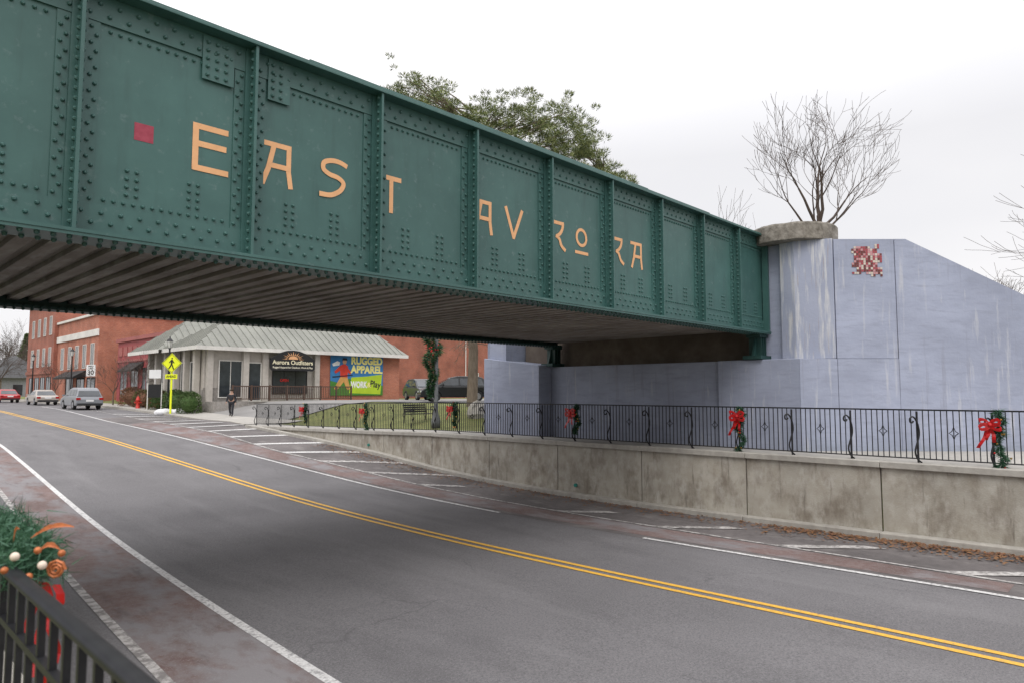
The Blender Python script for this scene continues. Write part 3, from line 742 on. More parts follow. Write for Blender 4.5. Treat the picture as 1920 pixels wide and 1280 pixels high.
for (px,X,H,sd_) in ((262,18.9,4.4,41),(105,18.9,5,42),(215,18.9,4.6,43)):
    Y = onX(px,X); bare_tree((X,Y,gh(X,Y)), 'small leafless street tree with thin branches', H, sd_, r=.06, lev=4, up=.08, kids=4, spread=.9, rmin=.008, group='small leafless street trees')

def pine(loc, label, outline, d, cx, zlow, trunk_r, nclump, seed, depth=3.0, lowtwigs=0):
    rr = random.Random(seed); e = thing('pine_tree', label, 'tree', loc)
    k = d/1280.; hz = loc[2]
    T = MB(); ztop = max((735-b)*k for a,b in outline)-hz
    tp = [(0,0,-.4),(.1,.0,3),(-.15,.1,6),(.2,0,9),(.0,.1,ztop-2.5)]
    T.tube(tp, [trunk_r*1.15,trunk_r*.95,trunk_r*.75,trunk_r*.55,trunk_r*.2], n=10, cap=False)
    for j in range(lowtwigs):
        a = rr.uniform(0,6.28); z = rr.uniform(2.6,4.6)
        grow(T, Vector((0,0,z)), Vector((math.cos(a),math.sin(a),rr.uniform(-.35,.2))).normalized(), 1.1, .035, 3, rr, -.15, 3, .8, .010)
    N_ = MB(); x0 = outline[0][0]; x1 = outline[-1][0]
    n = 0
    while n < nclump:
        px = rr.uniform(x0,x1); top = (735-lin(outline,px))*k-hz; lo = zlow
        z = top-.1-abs(rr.gauss(0,1))*1.8 if rr.random()<.75 else rr.uniform(lo,top-.3)
        if z < lo: continue
        n += 1
        r_ = (px-cx)*k; dd = rr.gauss(0,depth*.5)
        c = Vector((S*r_+C*dd, -C*r_+S*dd, z))
        rad = rr.uniform(.16,.42)
        if rr.random() < .2:
            zz = max(2,z-rr.uniform(1,2.2)); T.tube([(0,0,zz),c*.5+Vector((0,0,zz*.5+.1)),c], [.06,.035,.012], n=4, cap=False)
        for j in range(int(120*rad/.35)):
            v = Vector((rr.gauss(0,1),rr.gauss(0,1),rr.gauss(0,1))).normalized()*rad*rr.random()**.35
            v.z *= .55
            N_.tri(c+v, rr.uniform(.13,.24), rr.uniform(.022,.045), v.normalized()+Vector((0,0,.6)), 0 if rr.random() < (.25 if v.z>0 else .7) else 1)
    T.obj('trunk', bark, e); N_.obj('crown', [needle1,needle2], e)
X,Y = CW((885-960)/1280*36, 36)
pine((X,Y,-.75), 'big scots pine with broad irregular clumped crown', [(684,172),(700,158),(720,162),(742,146),(765,156),(785,140),(805,142),(825,138),(832,165),(850,180),(866,205),(880,188),(905,190),(940,176),(958,192),(985,170),(1002,190),(1030,197),(1045,208),(1062,196),(1085,210),(1108,212),(1116,245)], 36, 885, 9.0, .27, 820, 5, lowtwigs=7)
X,Y = CW((1135-960)/1280*38, 38)
pine((X,Y,-1), 'slender pine with sparse ragged outer boughs', [(1082,262),(1098,252),(1118,246),(1130,264),(1140,292),(1160,306),(1175,318),(1190,334)], 38, 1135, 11.3, .2, 150, 8, depth=2)

# ------------------------------------------------------------------ hedges
def hedge(name, loc, size, label, mats, seed, n=1800):
    rr = random.Random(seed); B = MB(); B.ball((0,0,size[2]*.45), .42, 10,7, 0, (size[0]*.95,size[1]*.95,size[2]*.95))
    for k in range(n):
        v = Vector((rr.gauss(0,1),rr.gauss(0,1),abs(rr.gauss(0,1)))).normalized()
        m = max(abs(v.x),abs(v.y),abs(v.z))**.5
        p = Vector((v.x/m*size[0]*.5, v.y/m*size[1]*.5, v.z/m*size[2]*.95))*rr.uniform(.88,1.03)
        B.tri(p, rr.uniform(.08,.16), .07, v+Vector((rr.gauss(0,.4),rr.gauss(0,.4),rr.gauss(0,.4))), 0 if rr.random()<.6 else 1)
    o = B.obj(name, mats, loc=loc); o['label'] = label; o['category'] = 'bush'; return o
for (px,sz,mats,sd_,lb) in ((250,(1.5,3.0,1.7),[hedge2,leafb],1,'russet leafless bush beside the sidewalk'),(272,(1.4,2.4,1.5),[hedge2,hedge1],5,'russet bush beside the sidewalk'),(300,(1.4,2.2,1.6),[hedge1,hedge2],2,'rounded green bush with russet patches'),
        (330,(1.4,2.2,1.7),[hedge1,needle1],3,'clipped green evergreen bush by the shop'),(357,(1.4,1.9,1.65),[hedge1,needle1],4,'clipped green evergreen bush by the shop')):
    X = 19.1; Y = onX(px,X); hedge('bush', (X,Y,side(Y)-.02), sz, lb, mats, sd_)

# ------------------------------------------------------------------ text helper
def text(s, size, mat, parent, loc, rot, width=None, name='lettering', ext=.004, bold=.018):
    cu = bpy.data.curves.new('t','FONT'); cu.body = s; cu.size = size; cu.align_x = 'CENTER'; cu.align_y = 'CENTER'; cu.extrude = ext; cu.offset = size*bold
    o = bpy.data.objects.new('t', cu); col.objects.link(o); bpy.context.view_layer.update()
    me = bpy.data.meshes.new_from_object(o.evaluated_get(bpy.context.evaluated_depsgraph_get()))
    bpy.data.objects.remove(o)
    xs = [v.co.x for v in me.vertices]; w = max(xs)-min(xs)
    if width:
        for v in me.vertices: v.co.x *= width/w
    me.materials.clear(); me.materials.append(mat)
    n = bpy.data.objects.new(name, me); col.objects.link(n); n.parent = parent; n.location = loc; n.rotation_euler = rot
    return n
HP = math.pi/2

# ------------------------------------------------------------------ buildings
def win(E, face, pos, a0, a1, z0, z1, fr=whitep, nm='window', bars=1, w=.07):
    def bx(B,p0,p1,u0,u1,v0,v1):
        if face == 'x': B.box(pos-p1,pos-p0,u0,u1,v0,v1)
        else: B.box(u0,u1,pos-p1,pos-p0,v0,v1)
    B = MB(); bx(B,.005,.03,a0+w*.5,a1-w*.5,z0+w*.5,z1-w*.5); o = B.obj(nm, glass, E, world=True)
    B = MB(); bx(B,.002,.07,a0,a0+w,z0,z1); bx(B,.002,.07,a1-w,a1,z0,z1); bx(B,.003,.068,a0+w,a1-w,z0,z0+w); bx(B,.003,.068,a0+w,a1-w,z1-w,z1)
    for i in range(bars):
        c = a0+(a1-a0)*(i+1)/(bars+1); bx(B,.004,.055,c-w*.3,c+w*.3,z0+w,z1-w)
    f = B.obj('frame', fr, o, world=True)
    return o
SH = thing('shop_building', 'single-storey outfitters shop with grey hipped metal roof and mural', 'building', (28,54,-.7))
B = MB(); B.box(20.2,29.6,50.9,57.0,-1.9,3.3); B.box(20.5,33,57.01,63,-1.9,3.3); B.obj('wall', cream, SH, world=True)
B = MB(); B.box(29.61,37.7,50.88,57.0,-1.5,3.3); B.obj('wall', brick_or, SH, world=True, label='orange brick end wall')
B = MB(); B.box(20.14,29.6,50.83,50.89,-1.5,.35); B.box(20.12,20.19,50.95,63,-1.9,.2); B.obj('stone_base', stonebase, SH, world=True)
def hip(B, x0,x1,y0,y1,ze,zr,inx0,inx1):
    ym = (y0+y1)/2; a=(x0,y0,ze);b=(x1,y0,ze);c=(x1,y1,ze);d=(x0,y1,ze);e=(x0+inx0,ym,zr);f=(x1-inx1,ym,zr)
    B.add([a,b,c,d,e,f],[(0,1,5,4),(1,2,5),(2,3,4,5),(3,0,4),(0,3,2,1)])
    n = int((x1-x0)/.6)
    for i in range(1,n):
        x = x0+(x1-x0)*i/n; t = min(1,(x-x0)/inx0,(x1-x)/inx1)
        B.tube([(x,y0,ze+.03),(x,y0+(ym-y0)*t,ze+(zr-ze)*t+.03)], .045, n=4)
    n = int((y1-y0)/.6)
    for i in range(1,n):
        y = y0+(y1-y0)*i/n; t = min(1,(y-y0)/(ym-y0),(y1-y)/(y1-ym))
        B.tube([(x0,y,ze+.03),(x0+inx0*t,y,ze+(zr-ze)*t+.03)], .045, n=4)
B = MB(); hip(B,19.3,38.1,50.1,57.6,3.34,5.75,3.6,1.6); B.obj('roof', roofm, SH, world=True)
B = MB(); hip(B,19.0,33.5,56.8,64.0,3.34,6.1,3.4,3.4); B.obj('roof', roofm, SH, world=True)
B = MB(); B.box(19.3,38.1,50.06,50.1,3.08,3.36); B.box(19.26,19.3,50.1,57.0,3.08,3.36); B.box(18.96,19.0,56.8,64.0,3.08,3.36); B.box(19.31,38.05,50.11,50.88,3.28,3.335); B.obj('fascia', whitep, SH, world=True)
for y in (52.6,54.4,56.6,58.4,60.2,61.9): win(SH,'x',20.12,y-.6,y+.6,-.2,2.3,bars=1)
for y in (51.6,53.5,55.5,57.5,59.5,61.1):
    B = MB(); B.box(19.7,20.1,y-.18,y+.18,-1.8,3.2); B.obj('column', cream, SH, world=True)
win(SH,'y',50.83,21.2,23.0,-.4,2.4,bars=1)
o = win(SH,'y',50.82,23.4,24.5,-.65,2.3,bars=0,nm='door')
win(SH,'y',50.82,25.4,28.4,-.1,1.75,bars=2,fr=signb)
for x in (20.5,23.2,24.75,29.2):
    B = MB(); B.box(x-.22,x+.22,50.55,50.82,-1.2,3.2); B.obj('column', cream, SH, world=True)
B = MB(); B.box(20.2,30,49.0,50.54,-1.9,-.66); B.obj('porch', stonebase, SH, world=True)
text('OPEN', .3, M('neon_red',(.8,.05,.04)), SH, Vector((26.4,50.735,.95))-SH.location, (HP,0,0), width=.7, name='neon_sign')
E = thing('shop_sign', 'black shop sign with orange sunrise and pale lettering', 'sign', (26.7,50.0,2.45))
B = MB(); B.prismy([(-1.75,-.75),(1.75,-.75),(1.9,-.6),(1.9,.15),(1.55,.35),(1.1,.62),(.55,.80),(0,.86),(-.55,.80),(-1.1,.62),(-1.55,.35),(-1.9,.15),(-1.9,-.6)], -.05,.05); B.obj('board', signb, E)
B = MB()
for k in range(13):
    a = math.pi*k/12; c,s_ = math.cos(a),math.sin(a); r0,r1 = .40,(.70 if k%2==0 else .58)
    B.prismy([(r0*c*1.3-.05*s_,.14+r0*s_*.8+.05*c*.5),(r1*c*1.4,.14+r1*s_*.9),(r0*c*1.3+.05*s_,.14+r0*s_*.8-.05*c*.5)],-.075,-.06)
B.prismy([(.34*math.cos(math.pi*k/10)*1.2,.14+.34*math.sin(math.pi*k/10)*.8) for k in range(11)],-.078,-.062)
B.obj('sunrise_emblem', orange, E)
text('Aurora Outfitters', .46, M('sign_cream',(.85,.78,.55)), E, (0,-.06,-.12), (HP,0,0), width=3.45)
text('Rugged Apparel for Outdoor, Work & Play', .2, M('sign_cream2',(.8,.75,.6)), E, (0,-.06,-.50), (HP,0,0), width=3.4)
# mural
E = thing('mural', 'painted wall mural of a worker with apparel slogan', 'mural', (33.2,50.84,1.5))
x0,x1,z0,z1 = -2.65,2.65,-1.75,1.75
mb = M('mural_blue',(.03,.15,.36),(.04,.20,.43),sc=1,rough=.7); mg = M('mural_green',(.07,.22,.03),(.05,.17,.03),sc=3); ml = M('mural_lime',(.42,.58,.03),(.38,.52,.03),sc=3)
mw = M('mural_white',(.85,.85,.83)); my = M('mural_yellow',(.88,.80,.28)); mr_ = M('mural_red',(.6,.05,.03)); mt = M('mural_tan',(.6,.32,.1)); mk = M('mural_skin',(.6,.33,.2)); mbk = M('mural_black',(.02,.02,.03))
B = MB(); B.box(x0,x1,-.03,0,z0,z1,0); 
B.prismy([(x0,z0),(x1,z0),(x1,-.9),(1.2,-.6),(.2,-.85),(-.8,-.3),(-1.8,-.7),(x0,-.5)], -.035,-.03,1)
B.prismy([(-.8,-1.55),(2.4,-1.65),(2.55,.1),(.9,-.1),(-.6,-.2)], -.040,-.035,2)
B.prismy([(-2.5,.9),(-2.0,1.15),(-1.75,1.05),(-1.8,.8),(-2.4,.7)], -.040,-.035,3)
B.obj('panel', [mb,mg,ml,mw], E)
B = MB()
B.prismy([(-1.7,-.2),(-1.0,-.2),(-.95,.7),(-1.3,.95),(-1.75,.75)], -.046,-.041,0)
B.prismy([(-1.75,.75),(-2.3,.25),(-2.15,.1),(-1.65,.4)], -.048,-.043,0); B.prismy([(-1.05,.65),(-.6,.2),(-.72,.05),(-1.15,.35)], -.048,-.043,0)
B.prismy([(-1.7,-.2),(-1.0,-.2),(-.7,-1.2),(-1.0,-1.3),(-1.35,-.6),(-2.0,-1.3),(-2.3,-1.2)], -.046,-.041,1)
B.prismy([(-1.3+.2*math.cos(a*.628),1.12+.24*math.sin(a*.628)) for a in range(10)], -.047,-.042,2)
B.prismy([(-1.55,1.22),(-1.02,1.22),(-1.1,1.42),(-1.48,1.42)], -.05,-.047,3)
B.prismy([(-2.45,-.25),(-.5,-.05),(-.5,.03),(-2.45,-.15)], -.053,-.05,3)
B.obj('painted_figure', [mr_,mt,mk,mbk], E)
text('RUGGED', .85, my, E, (.95,-.045,1.2), (HP,0,0), width=3.2, bold=.05)
text('APPAREL', .85, my, E, (.95,-.045,.46), (HP,0,0), width=3.3, bold=.05)
text('WORK', .72, mw, E, (.15,-.05,-.85), (HP,0,0), width=1.7, bold=.05)
text('&', .6, my, E, (1.18,-.05,-.85), (HP,0,0), bold=.03)
text('Play', .8, mbk, E, (1.85,-.045,-.8), (HP,.12,0), width=1.1)

E = thing('brick_building', 'two-storey orange brick building beyond the car park', 'building', (54,68,-.7))
B = MB(); B.box(43,70,62,75,-1,7.5); B.obj('wall', brick_dk, E, world=True)
B = MB(); B.box(42.9,70.1,61.9,75.1,7.5,7.8); B.obj('cornice', whitep, E, world=True)
B = MB(); B.tube([(55.8,61.9,-.6),(55.8,61.9,7.4)], .06); B.obj('downspout', whitep, E, world=True)
win(E,'y',62,57.0,58.0,.8,2.4)
E = thing('storefront_building', 'low dark red painted storefront with panelled cornice', 'building', (26,70,-1))
B = MB(); B.box(22,36,63.4,77.3,-1.6,5.0); B.obj('wall', redpaint, E, world=True)
B = MB(); B.box(21.8,36,63.3,77.4,5.001,5.35); B.box(21.9,21.999,63.4,77.3,3.0,3.2)
for k in range(9): B.box(21.93,21.999,64.0+k*1.47,65.1+k*1.47,3.6,4.5)
B.obj('cornice', M('red_brown_trim',(.36,.12,.11)), E, world=True)
for k in range(4): win(E,'x',22,64.4+k*3.2,66.6+k*3.2,-.6,2.4,fr=redpaint,bars=1,nm='shop_window')
B = MB(); B.prismy([(21.99,2.9),(20.9,2.1),(20.9,1.95),(21.99,2.3)],69.5,73.5); B.obj('awning', signb, E, world=True)
E = thing('brick_building', 'two-storey brick building with pale stone band over storefront', 'building', (30,88,-1))
B = MB(); B.box(21,46,80.4,97,-1.4,8.1); B.obj('wall', brick_or, E, world=True)
B = MB(); B.box(20.85,21,80.3,97,5.9,6.6); B.box(20.8,46,80.2,97,8.101,8.35); B.obj('stone_band', whitep, E, world=True)
for y in (82.3,85.3,88.3,91.3,94.5): win(E,'x',21,y-.65,y+.65,2.6,5.2)
for x in (24,28,32): win(E,'y',80.4,x-.6,x+.6,3.0,5.0)
for y in (82.5,86.5,91): win(E,'x',21,y-1.6,y+1.4,-.8,1.6,fr=signb,nm='shop_window')
B = MB(); B.prismy([(20.99,2.4),(19.8,1.7),(19.8,1.5),(20.99,1.7)],84.5,93); B.obj('awning', signb, E, world=True)
E = thing('brick_building', 'tall dark red brick commercial building with cornice', 'building', (28,104,-1))
B = MB(); B.box(20.6,40,97.05,111,-1.4,11.2); B.obj('wall', brick_dk, E, world=True)
B = MB(); B.box(20.2,40.2,96.9,111.2,11.201,11.7); B.box(20.45,20.6,97.1,111,2.3,2.7); B.obj('cornice', brick_dk, E, world=True)
for y in (98.8,101.8,104.8,108):
    for z in (3.2,7.0): win(E,'x',20.6,y-.6,y+.6,z,z+2.3)
    win(E,'x',20.6,y-1.1,y+1.1,-.6,1.9,fr=signb,nm='shop_window')
X,Y = CW(-.735*118,118)
E = thing('house', 'grey house with dark hipped roof down the street', 'house', (X,Y,-1), rz=0)
B = MB(); B.box(-5,5,-6,6,-.3,3.4); B.obj('wall', M('grey_siding',(.3,.31,.33)), E)
B = MB(); B.add([(-5.6,-6.6,3.4),(5.6,-6.6,3.4),(5.6,6.6,3.4),(-5.6,6.6,3.4),(0,-4,7.2),(0,4,7.2)],[(0,1,4),(1,2,5,4),(2,3,5),(3,0,4,5),(0,3,2,1)]); B.obj('roof', roofdk, E)
for a in (-3.5,-.5,2.5):
    B = MB(); B.box(-5.06,-5.0,a,a+1.3,.6,2.3); B.obj('window', glass, E)
    B = MB(); B.box(a,a+1.3,-6.06,-6.0,.6,2.3); B.obj('window', glass, E)
X,Y = CW(-.712*128,128)
e = thing('spruce_tree', 'dark conical spruce behind the brick buildings', 'tree', (X,Y,-1)); rr = random.Random(3)
B = MB(); B.tube([(0,0,0),(0,0,11)],[.2,.03]); B.obj('trunk', bark, e)
B = MB()
for k in range(5000):
    z = rr.uniform(1,12); r_ = (12.3-z)*.27*rr.random()**.5; a = rr.uniform(0,6.28)
    B.tri((r_*math.cos(a),r_*math.sin(a),z), .5, .2, (math.cos(a),math.sin(a),-.3), 0 if rr.random()<.7 else 1)
B.obj('crown', [needle1,hedge1], e)

E = thing('porch_railing', 'dark brown wooden railing around the shop porch', 'railing', (25,49,-.66))
B = MB(); B.box(21.5,31.5,48.96,49.03,.42,.5); B.box(21.5,31.5,48.97,49.02,-.5,-.44); wood = M('brown_wood_paint',(.10,.06,.045)); B.obj('rail', wood, E, world=True)
for k in range(8):
    x = 21.5+k*1.42; B = MB(); B.box(x-.05,x+.05,48.94,49.05,-1.0,.55); B.obj('post', wood, E, world=True)
for k in range(64):
    x = 21.6+k*.155; B = MB() if k == 0 else B
    if k == 0:
        B.box(-.015,.015,-.02,.02,-.44,.42); b0 = B.obj('baluster', wood, E, loc=(x-25,0,.66))
    else:
        c = b0.copy(); col.objects.link(c); c.parent = E; c.location = (x-25,0,.66)
E = thing('garden_wall', 'low grey concrete wall in front of the shop porch', 'wall', (25,48.6,-1.6))
B = MB(); B.box(22.5,31.5,48.5,48.7,-1.9,-.7); B.obj('wall', stonebase, E, world=True)
B = MB(); B.box(22.45,31.55,48.45,48.75,-.7,-.62); B.obj('coping', cope, E, world=True)

# ------------------------------------------------------------------ street lamp, signs
def lamp(loc, label, H=5.4):
    e = thing('street_lamp', label, 'street lamp', loc, 'old style street lamps')
    B = MB(); B.lathe([(.17,0),(.17,.35),(.12,.5),(.085,.8),(.06,H-.9),(.06,H-.8),(.11,H-.76),(.05,H-.7)], n=12); B.obj('pole', black, e, smooth=True)
    B = MB(); B.lathe([(.10,H-.69),(.2,H-.25),(.19,H-.22)], n=8); B.obj('lamp_glass', lampg, e)
    B = MB(); B.lathe([(.24,H-.22),(.12,H-.05),(.05,H),(.03,H+.12),(.01,H+.15)], n=8)
    for k in range(4):
        a = k*HP; B.tube([(.1*math.cos(a),.1*math.sin(a),H-.7),(.205*math.cos(a),.205*math.sin(a),H-.22)], .012, n=4)
    B.obj('lamp_cap', black, e)
    return e
lamp((18.6,53.3,side(53)), 'black lantern street lamp on the sidewalk')
lamp((18.6,80,side(80)), 'black lantern street lamp beside parked cars')
lamp((18.6,97,side(97)), 'black lantern street lamp beside parked cars')
X,Y = CW((818-960)/1280*30.5,30.5)
L3 = lamp((X,Y,gh(X,Y)), 'grey street lamp pole wound with evergreen garland', 5.2)
for o in L3.children:
    if o.name.startswith('pole'): o.scale = (1.25,1.25,1); o.material_slots[0].link = 'OBJECT'; o.material_slots[0].material = pole_m
g = thing('garland', 'bushy evergreen garland with red berries wound round lamp pole', 'garland', (X-.12,Y+.14,gh(X,Y)+1.4))
B = MB(); rr = random.Random(8)
for k in range(3800):
    t = rr.random(); a = t*16; w = .14+.16*sm((t-.25)/.4)
    p = Vector((w*math.cos(a)*rr.random(), w*math.sin(a)*rr.random(), 2.9*t)); an = rr.uniform(0,6.28)
    d = Vector((math.cos(an),math.sin(an),rr.uniform(-.7,.4)))
    B.tri(p+d*w*.6, rr.uniform(.12,.22), .04, d, 0 if rr.random()<.75 else 1)
B.obj('foliage', [garl1,hedge1], g)
B = MB()
for k in range(22):
    a = rr.uniform(0,6.28); B.ball((.33*math.cos(a),.33*math.sin(a),2.05+rr.uniform(-.25,.25)),.035,6,4)
B.obj('berries', bowred, g)

E = thing('pedestrian_crossing_sign', 'fluorescent yellow pedestrian crossing sign with AHEAD plaque', 'road sign', (17.85,50.6,side(50.6)), rz=YAW)
B = MB(); B.box(-.06,.06,-.03,.03,-.1,3.0); B.obj('post', yellows, E)
H=3.55; B = MB(); q=.70; B.prismy([(0,H-q),(q,H),(0,H+q),(-q,H)], -.06,-.035); B.obj('sign_panel', yellows, E)
B = MB(); q=.64
for a,b in (((0,H-q),(q,H)),((q,H),(0,H+q)),((0,H+q),(-q,H)),((-q,H),(0,H-q))): B.tube([(a[0],-.062,a[1]),(b[0],-.062,b[1])], .012, n=4)
B.prismy([(.05*math.cos(k*.785)+.02,H+.33+.065*math.sin(k*.785)) for k in range(8)],-.07,-.06)
B.prismy([(-.07,H+.24),(.08,H+.24),(.07,H-.05),(-.06,H-.05)],-.07,-.061)
B.prismy([(.04,H-.04),(.10,H-.20),(.19,H-.42),(.12,H-.44),(.02,H-.2),(-.02,H-.05)],-.071,-.0605)
B.prismy([(-.05,H-.04),(.01,H-.05),(-.03,H-.22),(-.17,H-.42),(-.23,H-.38),(-.12,H-.2)],-.0705,-.0607)
B.prismy([(.07,H+.22),(.2,H+.02),(.16,H-.02),(.05,H+.13)],-.0707,-.0603); B.prismy([(-.06,H+.22),(-.19,H+.04),(-.15,H+.0),(-.05,H+.12)],-.0709,-.0601)
B.obj('walking_figure_symbol', signb, E)
B = MB(); B.box(-.42,.42,-.06,-.035,2.45,2.78); B.obj('plaque', yellows, E)
text('AHEAD', .24, signb, E, (0,-.065,2.615), (HP,0,0), width=.7)
X,Y = 18.3,72; E = thing('speed_limit_sign', 'white rectangular speed limit 30 sign on post', 'road sign', (X,Y,side(Y)), rz=YAW)
B = MB(); B.tube([(0,0,0),(0,0,3.6)], .03); B.obj('post', pole_m, E)
B = MB(); B.box(-.42,.42,-.05,-.03,2.6,3.65); B.obj('sign_panel', signw, E)
text('SPEED', .19, signb, E, (0,-.055,3.5), (HP,0,0)); text('LIMIT', .19, signb, E, (0,-.055,3.3), (HP,0,0)); text('30', .58, signb, E, (0,-.055,2.92), (HP,0,0))
X,Y = 18.4,onX(292,18.4)
E = thing('shop_board_sign', 'dark freestanding shop board with white panel above', 'sign', (X,Y,gh(X,Y)), rz=YAW)
B = MB(); B.box(-.5,.5,-.04,.04,1.0,2.0); B.obj('board', signb, E)
B = MB(); B.box(-.56,-.5,-.04,.04,0,2.1); B.box(.5,.56,-.04,.04,0,2.1); B.obj('post', whitep, E)
B = MB(); B.box(-.45,.45,-.05,-.041,2.45,3.1); B.tube([(0,0,2.0),(0,0,3.1)],.025); B.obj('sign_panel', signw, E)
E = thing('fire_hydrant', 'red fire hydrant with rounded cap on the sidewalk', 'fire hydrant', (18.2,58.5,side(58.5)))
B = MB(); B.lathe([(.2,0),(.2,.06),(.14,.08),(.14,.6),(.18,.62),(.18,.68),(.15,.72),(.12,.84),(.05,.92),(.03,.98)], n=12); B.obj('barrel', hydm, E, smooth=True)
for a in (0,HP*2,HP*3):
    B = MB(); B.tube([(.1*math.cos(a),.1*math.sin(a),.48),(.24*math.cos(a),.24*math.sin(a),.48)], .07, n=8); B.obj('outlet_cap', hydm, E)
B = MB(); rr = random.Random(4)
for k in range(16): B.ball((rr.gauss(0,.55),rr.gauss(0,.35),.05), rr.uniform(.2,.42), 9,6, 0, (1.3,1.1,.7))
o = B.obj('snow_pile', snowm, loc=(18.1,51.6,side(51)+.03), smooth=True); o['label'] = 'small ploughed heap of dirty snow by the kerb'; o['category'] = 'snow pile'
X,Y = CW((787-960)/1280*33,33)
E = thing('park_bench', 'black metal park bench on the grass beside the lamp', 'bench', (X,Y,gh(X,Y)), rz=YAW+.9)
B = MB()
for k in range(5): B.box(-.75,.75,-.25+.1*k,-.18+.1*k,.43,.46)
B.obj('seat', black, E)
B = MB()
for k in range(4): B.box(-.75,.75,.27+.02*k,.29+.02*k,.52+.1*k,.59+.1*k)
B.obj('backrest', black, E)
for x in (-.7,.7):
    B = MB(); B.tube([(x,-.25,0),(x,-.22,.44),(x,-.25,.62),(x,.2,.64)], .02); B.tube([(x,.3,0),(x,.26,.5),(x,.36,.92)], .02); B.obj('leg', black, E)
B = MB(); B.ball((0,0,.25), .5, 9,7, 0, (1.2,.8,1.0)); rr = random.Random(2)
B.v = [(v[0]+rr.gauss(0,.04),v[1]+rr.gauss(0,.04),v[2]+rr.gauss(0,.04)) for v in B.v]
X,Y = CW((897-960)/1280*33,33); o = B.obj('boulder', cope, loc=(X,Y,gh(X,Y))); o['label'] = 'pale weathered boulder at the foot of pine'; o['category'] = 'rock'

# ------------------------------------------------------------------ cars
bump_m = M('bumper_plastic',(.03,.03,.032))
def car(loc, heading, paint, kind, label, group):
    e = thing('parked_car', label, 'car', loc, group, rz=heading)
    suv = kind == 'suv'; L = 2.35 if suv else 2.4; W_ = .93 if suv else .9
    hb = 1.02 if suv else .9; ht = 1.70 if suv else 1.45; wr = .36 if suv else .33; wy = 1.42
    def arch(c): return [(c-wr*1.15*math.cos(a*math.pi/8), .30+wr*1.15*math.sin(a*math.pi/8)*1.05) for a in range(9)]
    pr = [(-L+.08,.30)]+arch(-wy)+arch(wy)+[(L-.08,.30),(L,.42),(L+.01,.60),(L-.05,.76),(L-.25,hb-.14),(L-.6,hb-.06),(L-1.0,hb)]
    pr += [(-L+(.16 if suv else .5),hb+.01),(-L+.06,hb-.12),(-L-.01,.78),(-L-.02,.5)]
    B = MB(); B.prismx(pr, -W_, W_); B.obj('body', paint, e, bevel=.07, seg=3)
    if suv: cp = [(-L+.12,hb-.01),(-L+.42,ht-.22),(-L+.60,ht-.08),(-L+.85,ht-.02),(-.6,ht),(-.1,ht-.01),(.35,ht-.10),(1.35,hb-.01)]
    else: cp = [(-1.75,hb-.01),(-1.10,ht-.10),(-.8,ht-.02),(-.4,ht),(.1,ht-.03),(.35,ht-.10),(1.3,hb-.01)]
    w0,w1 = W_-.06, W_-.26
    def wx(z): return w0+(w1-w0)*(z-hb)/(ht-hb)
    n = len(cp); vs = [(-wx(z),y,z) for y,z in cp]+[(wx(z),y,z) for y,z in cp]
    B = MB(); B.add(vs, [tuple(range(n)), tuple(range(n,2*n))[::-1]]+[(i,n+i,n+(i+1)%n,(i+1)%n) for i in range(n)])
    B.obj('cabin', paint, e, bevel=.05, seg=3)
    zt_ = ht-.16; zb_ = hb+.05
    segs = ((-1.88,-1.25),(-1.15,-.25),(-.15,.55)) if suv else ((-1.05,-.3),(-.2,.5))
    for sg in (-1,1):
        for k,(a,b) in enumerate(segs):
            fr_ = k == len(segs)-1; rear = k == 0
            pts = [(a,zb_),(b+(.45 if fr_ else 0),zb_),(b-.12 if fr_ else b,zt_),(a+(.18 if rear and suv else (.24 if rear else 0)),zt_)]
            B = MB(); vs = [(sg*(wx(z)+.012),y,z) for y,z in pts]; B.add(vs, [(0,1,2,3)] if sg>0 else [(3,2,1,0)]); B.obj('side_window', glass, e)
    def slopew(i, j, nm, s0=.1, s1=.9):
        (ya,za),(yb,zb2) = cp[i],cp[j]; sgn = 1 if ya > 0 else -1
        p = [(ya+(yb-ya)*t, za+(zb2-za)*t) for t in (s0,s1)]; B = MB()
        B.add([(-wx(p[0][1])*.9,p[0][0]+sgn*.02,p[0][1]+.012),(wx(p[0][1])*.9,p[0][0]+sgn*.02,p[0][1]+.012),(wx(p[1][1])*.9,p[1][0]+sgn*.02,p[1][1]+.012),(-wx(p[1][1])*.9,p[1][0]+sgn*.02,p[1][1]+.012)],[(0,1,2,3)]); B.obj(nm, glass, e)
    slopew(n-1,n-2,'windscreen'); slopew(0,1,'rear_window')
    for sg in (-1,1):
        for y in (-wy,wy):
            w = sub('wheel', e, (sg*(W_-.1),y,wr))
            B = MB(); B.tube([(-.11,0,0),(-.09,0,0),(.09,0,0),(.11,0,0)], [wr-.03,wr,wr,wr-.03], n=20); B.obj('tyre', tyre_m, w)
            B = MB(); B.tube([(sg*.10,0,0),(sg*.118,0,0)], [wr*.62,wr*.58], n=14); B.obj('rim', rim_m, w)
        B = MB(); B.box(*sorted((sg*(W_-.3),sg*(W_-.01))),-L-.03,-L+.12,hb-.27,hb-.10); B.obj('taillight', taillight, e)
        B = MB(); B.box(*sorted((sg*(W_-.34),sg*(W_-.04))),L-.12,L+.012,.62,.74); B.obj('headlight', headl, e)
        B = MB(); B.box(*sorted((sg*(W_-.02),sg*(W_+.18))),.85,.95,hb+.0,hb+.14); B.obj('wing_mirror', paint, e)
    B = MB(); B.box(-.26,.26,-L-.04,-L-.0,.62,.76); B.obj('licence_plate', signw, e)
    B = MB(); B.box(-W_+.1,W_-.1,-L-.06,-L+.1,.32,.48); B.box(-W_+.1,W_-.1,L-.1,L+.03,.30,.46); B.obj('bumper', bump_m, e)
    return e
gk = 'cars parked along the kerb'
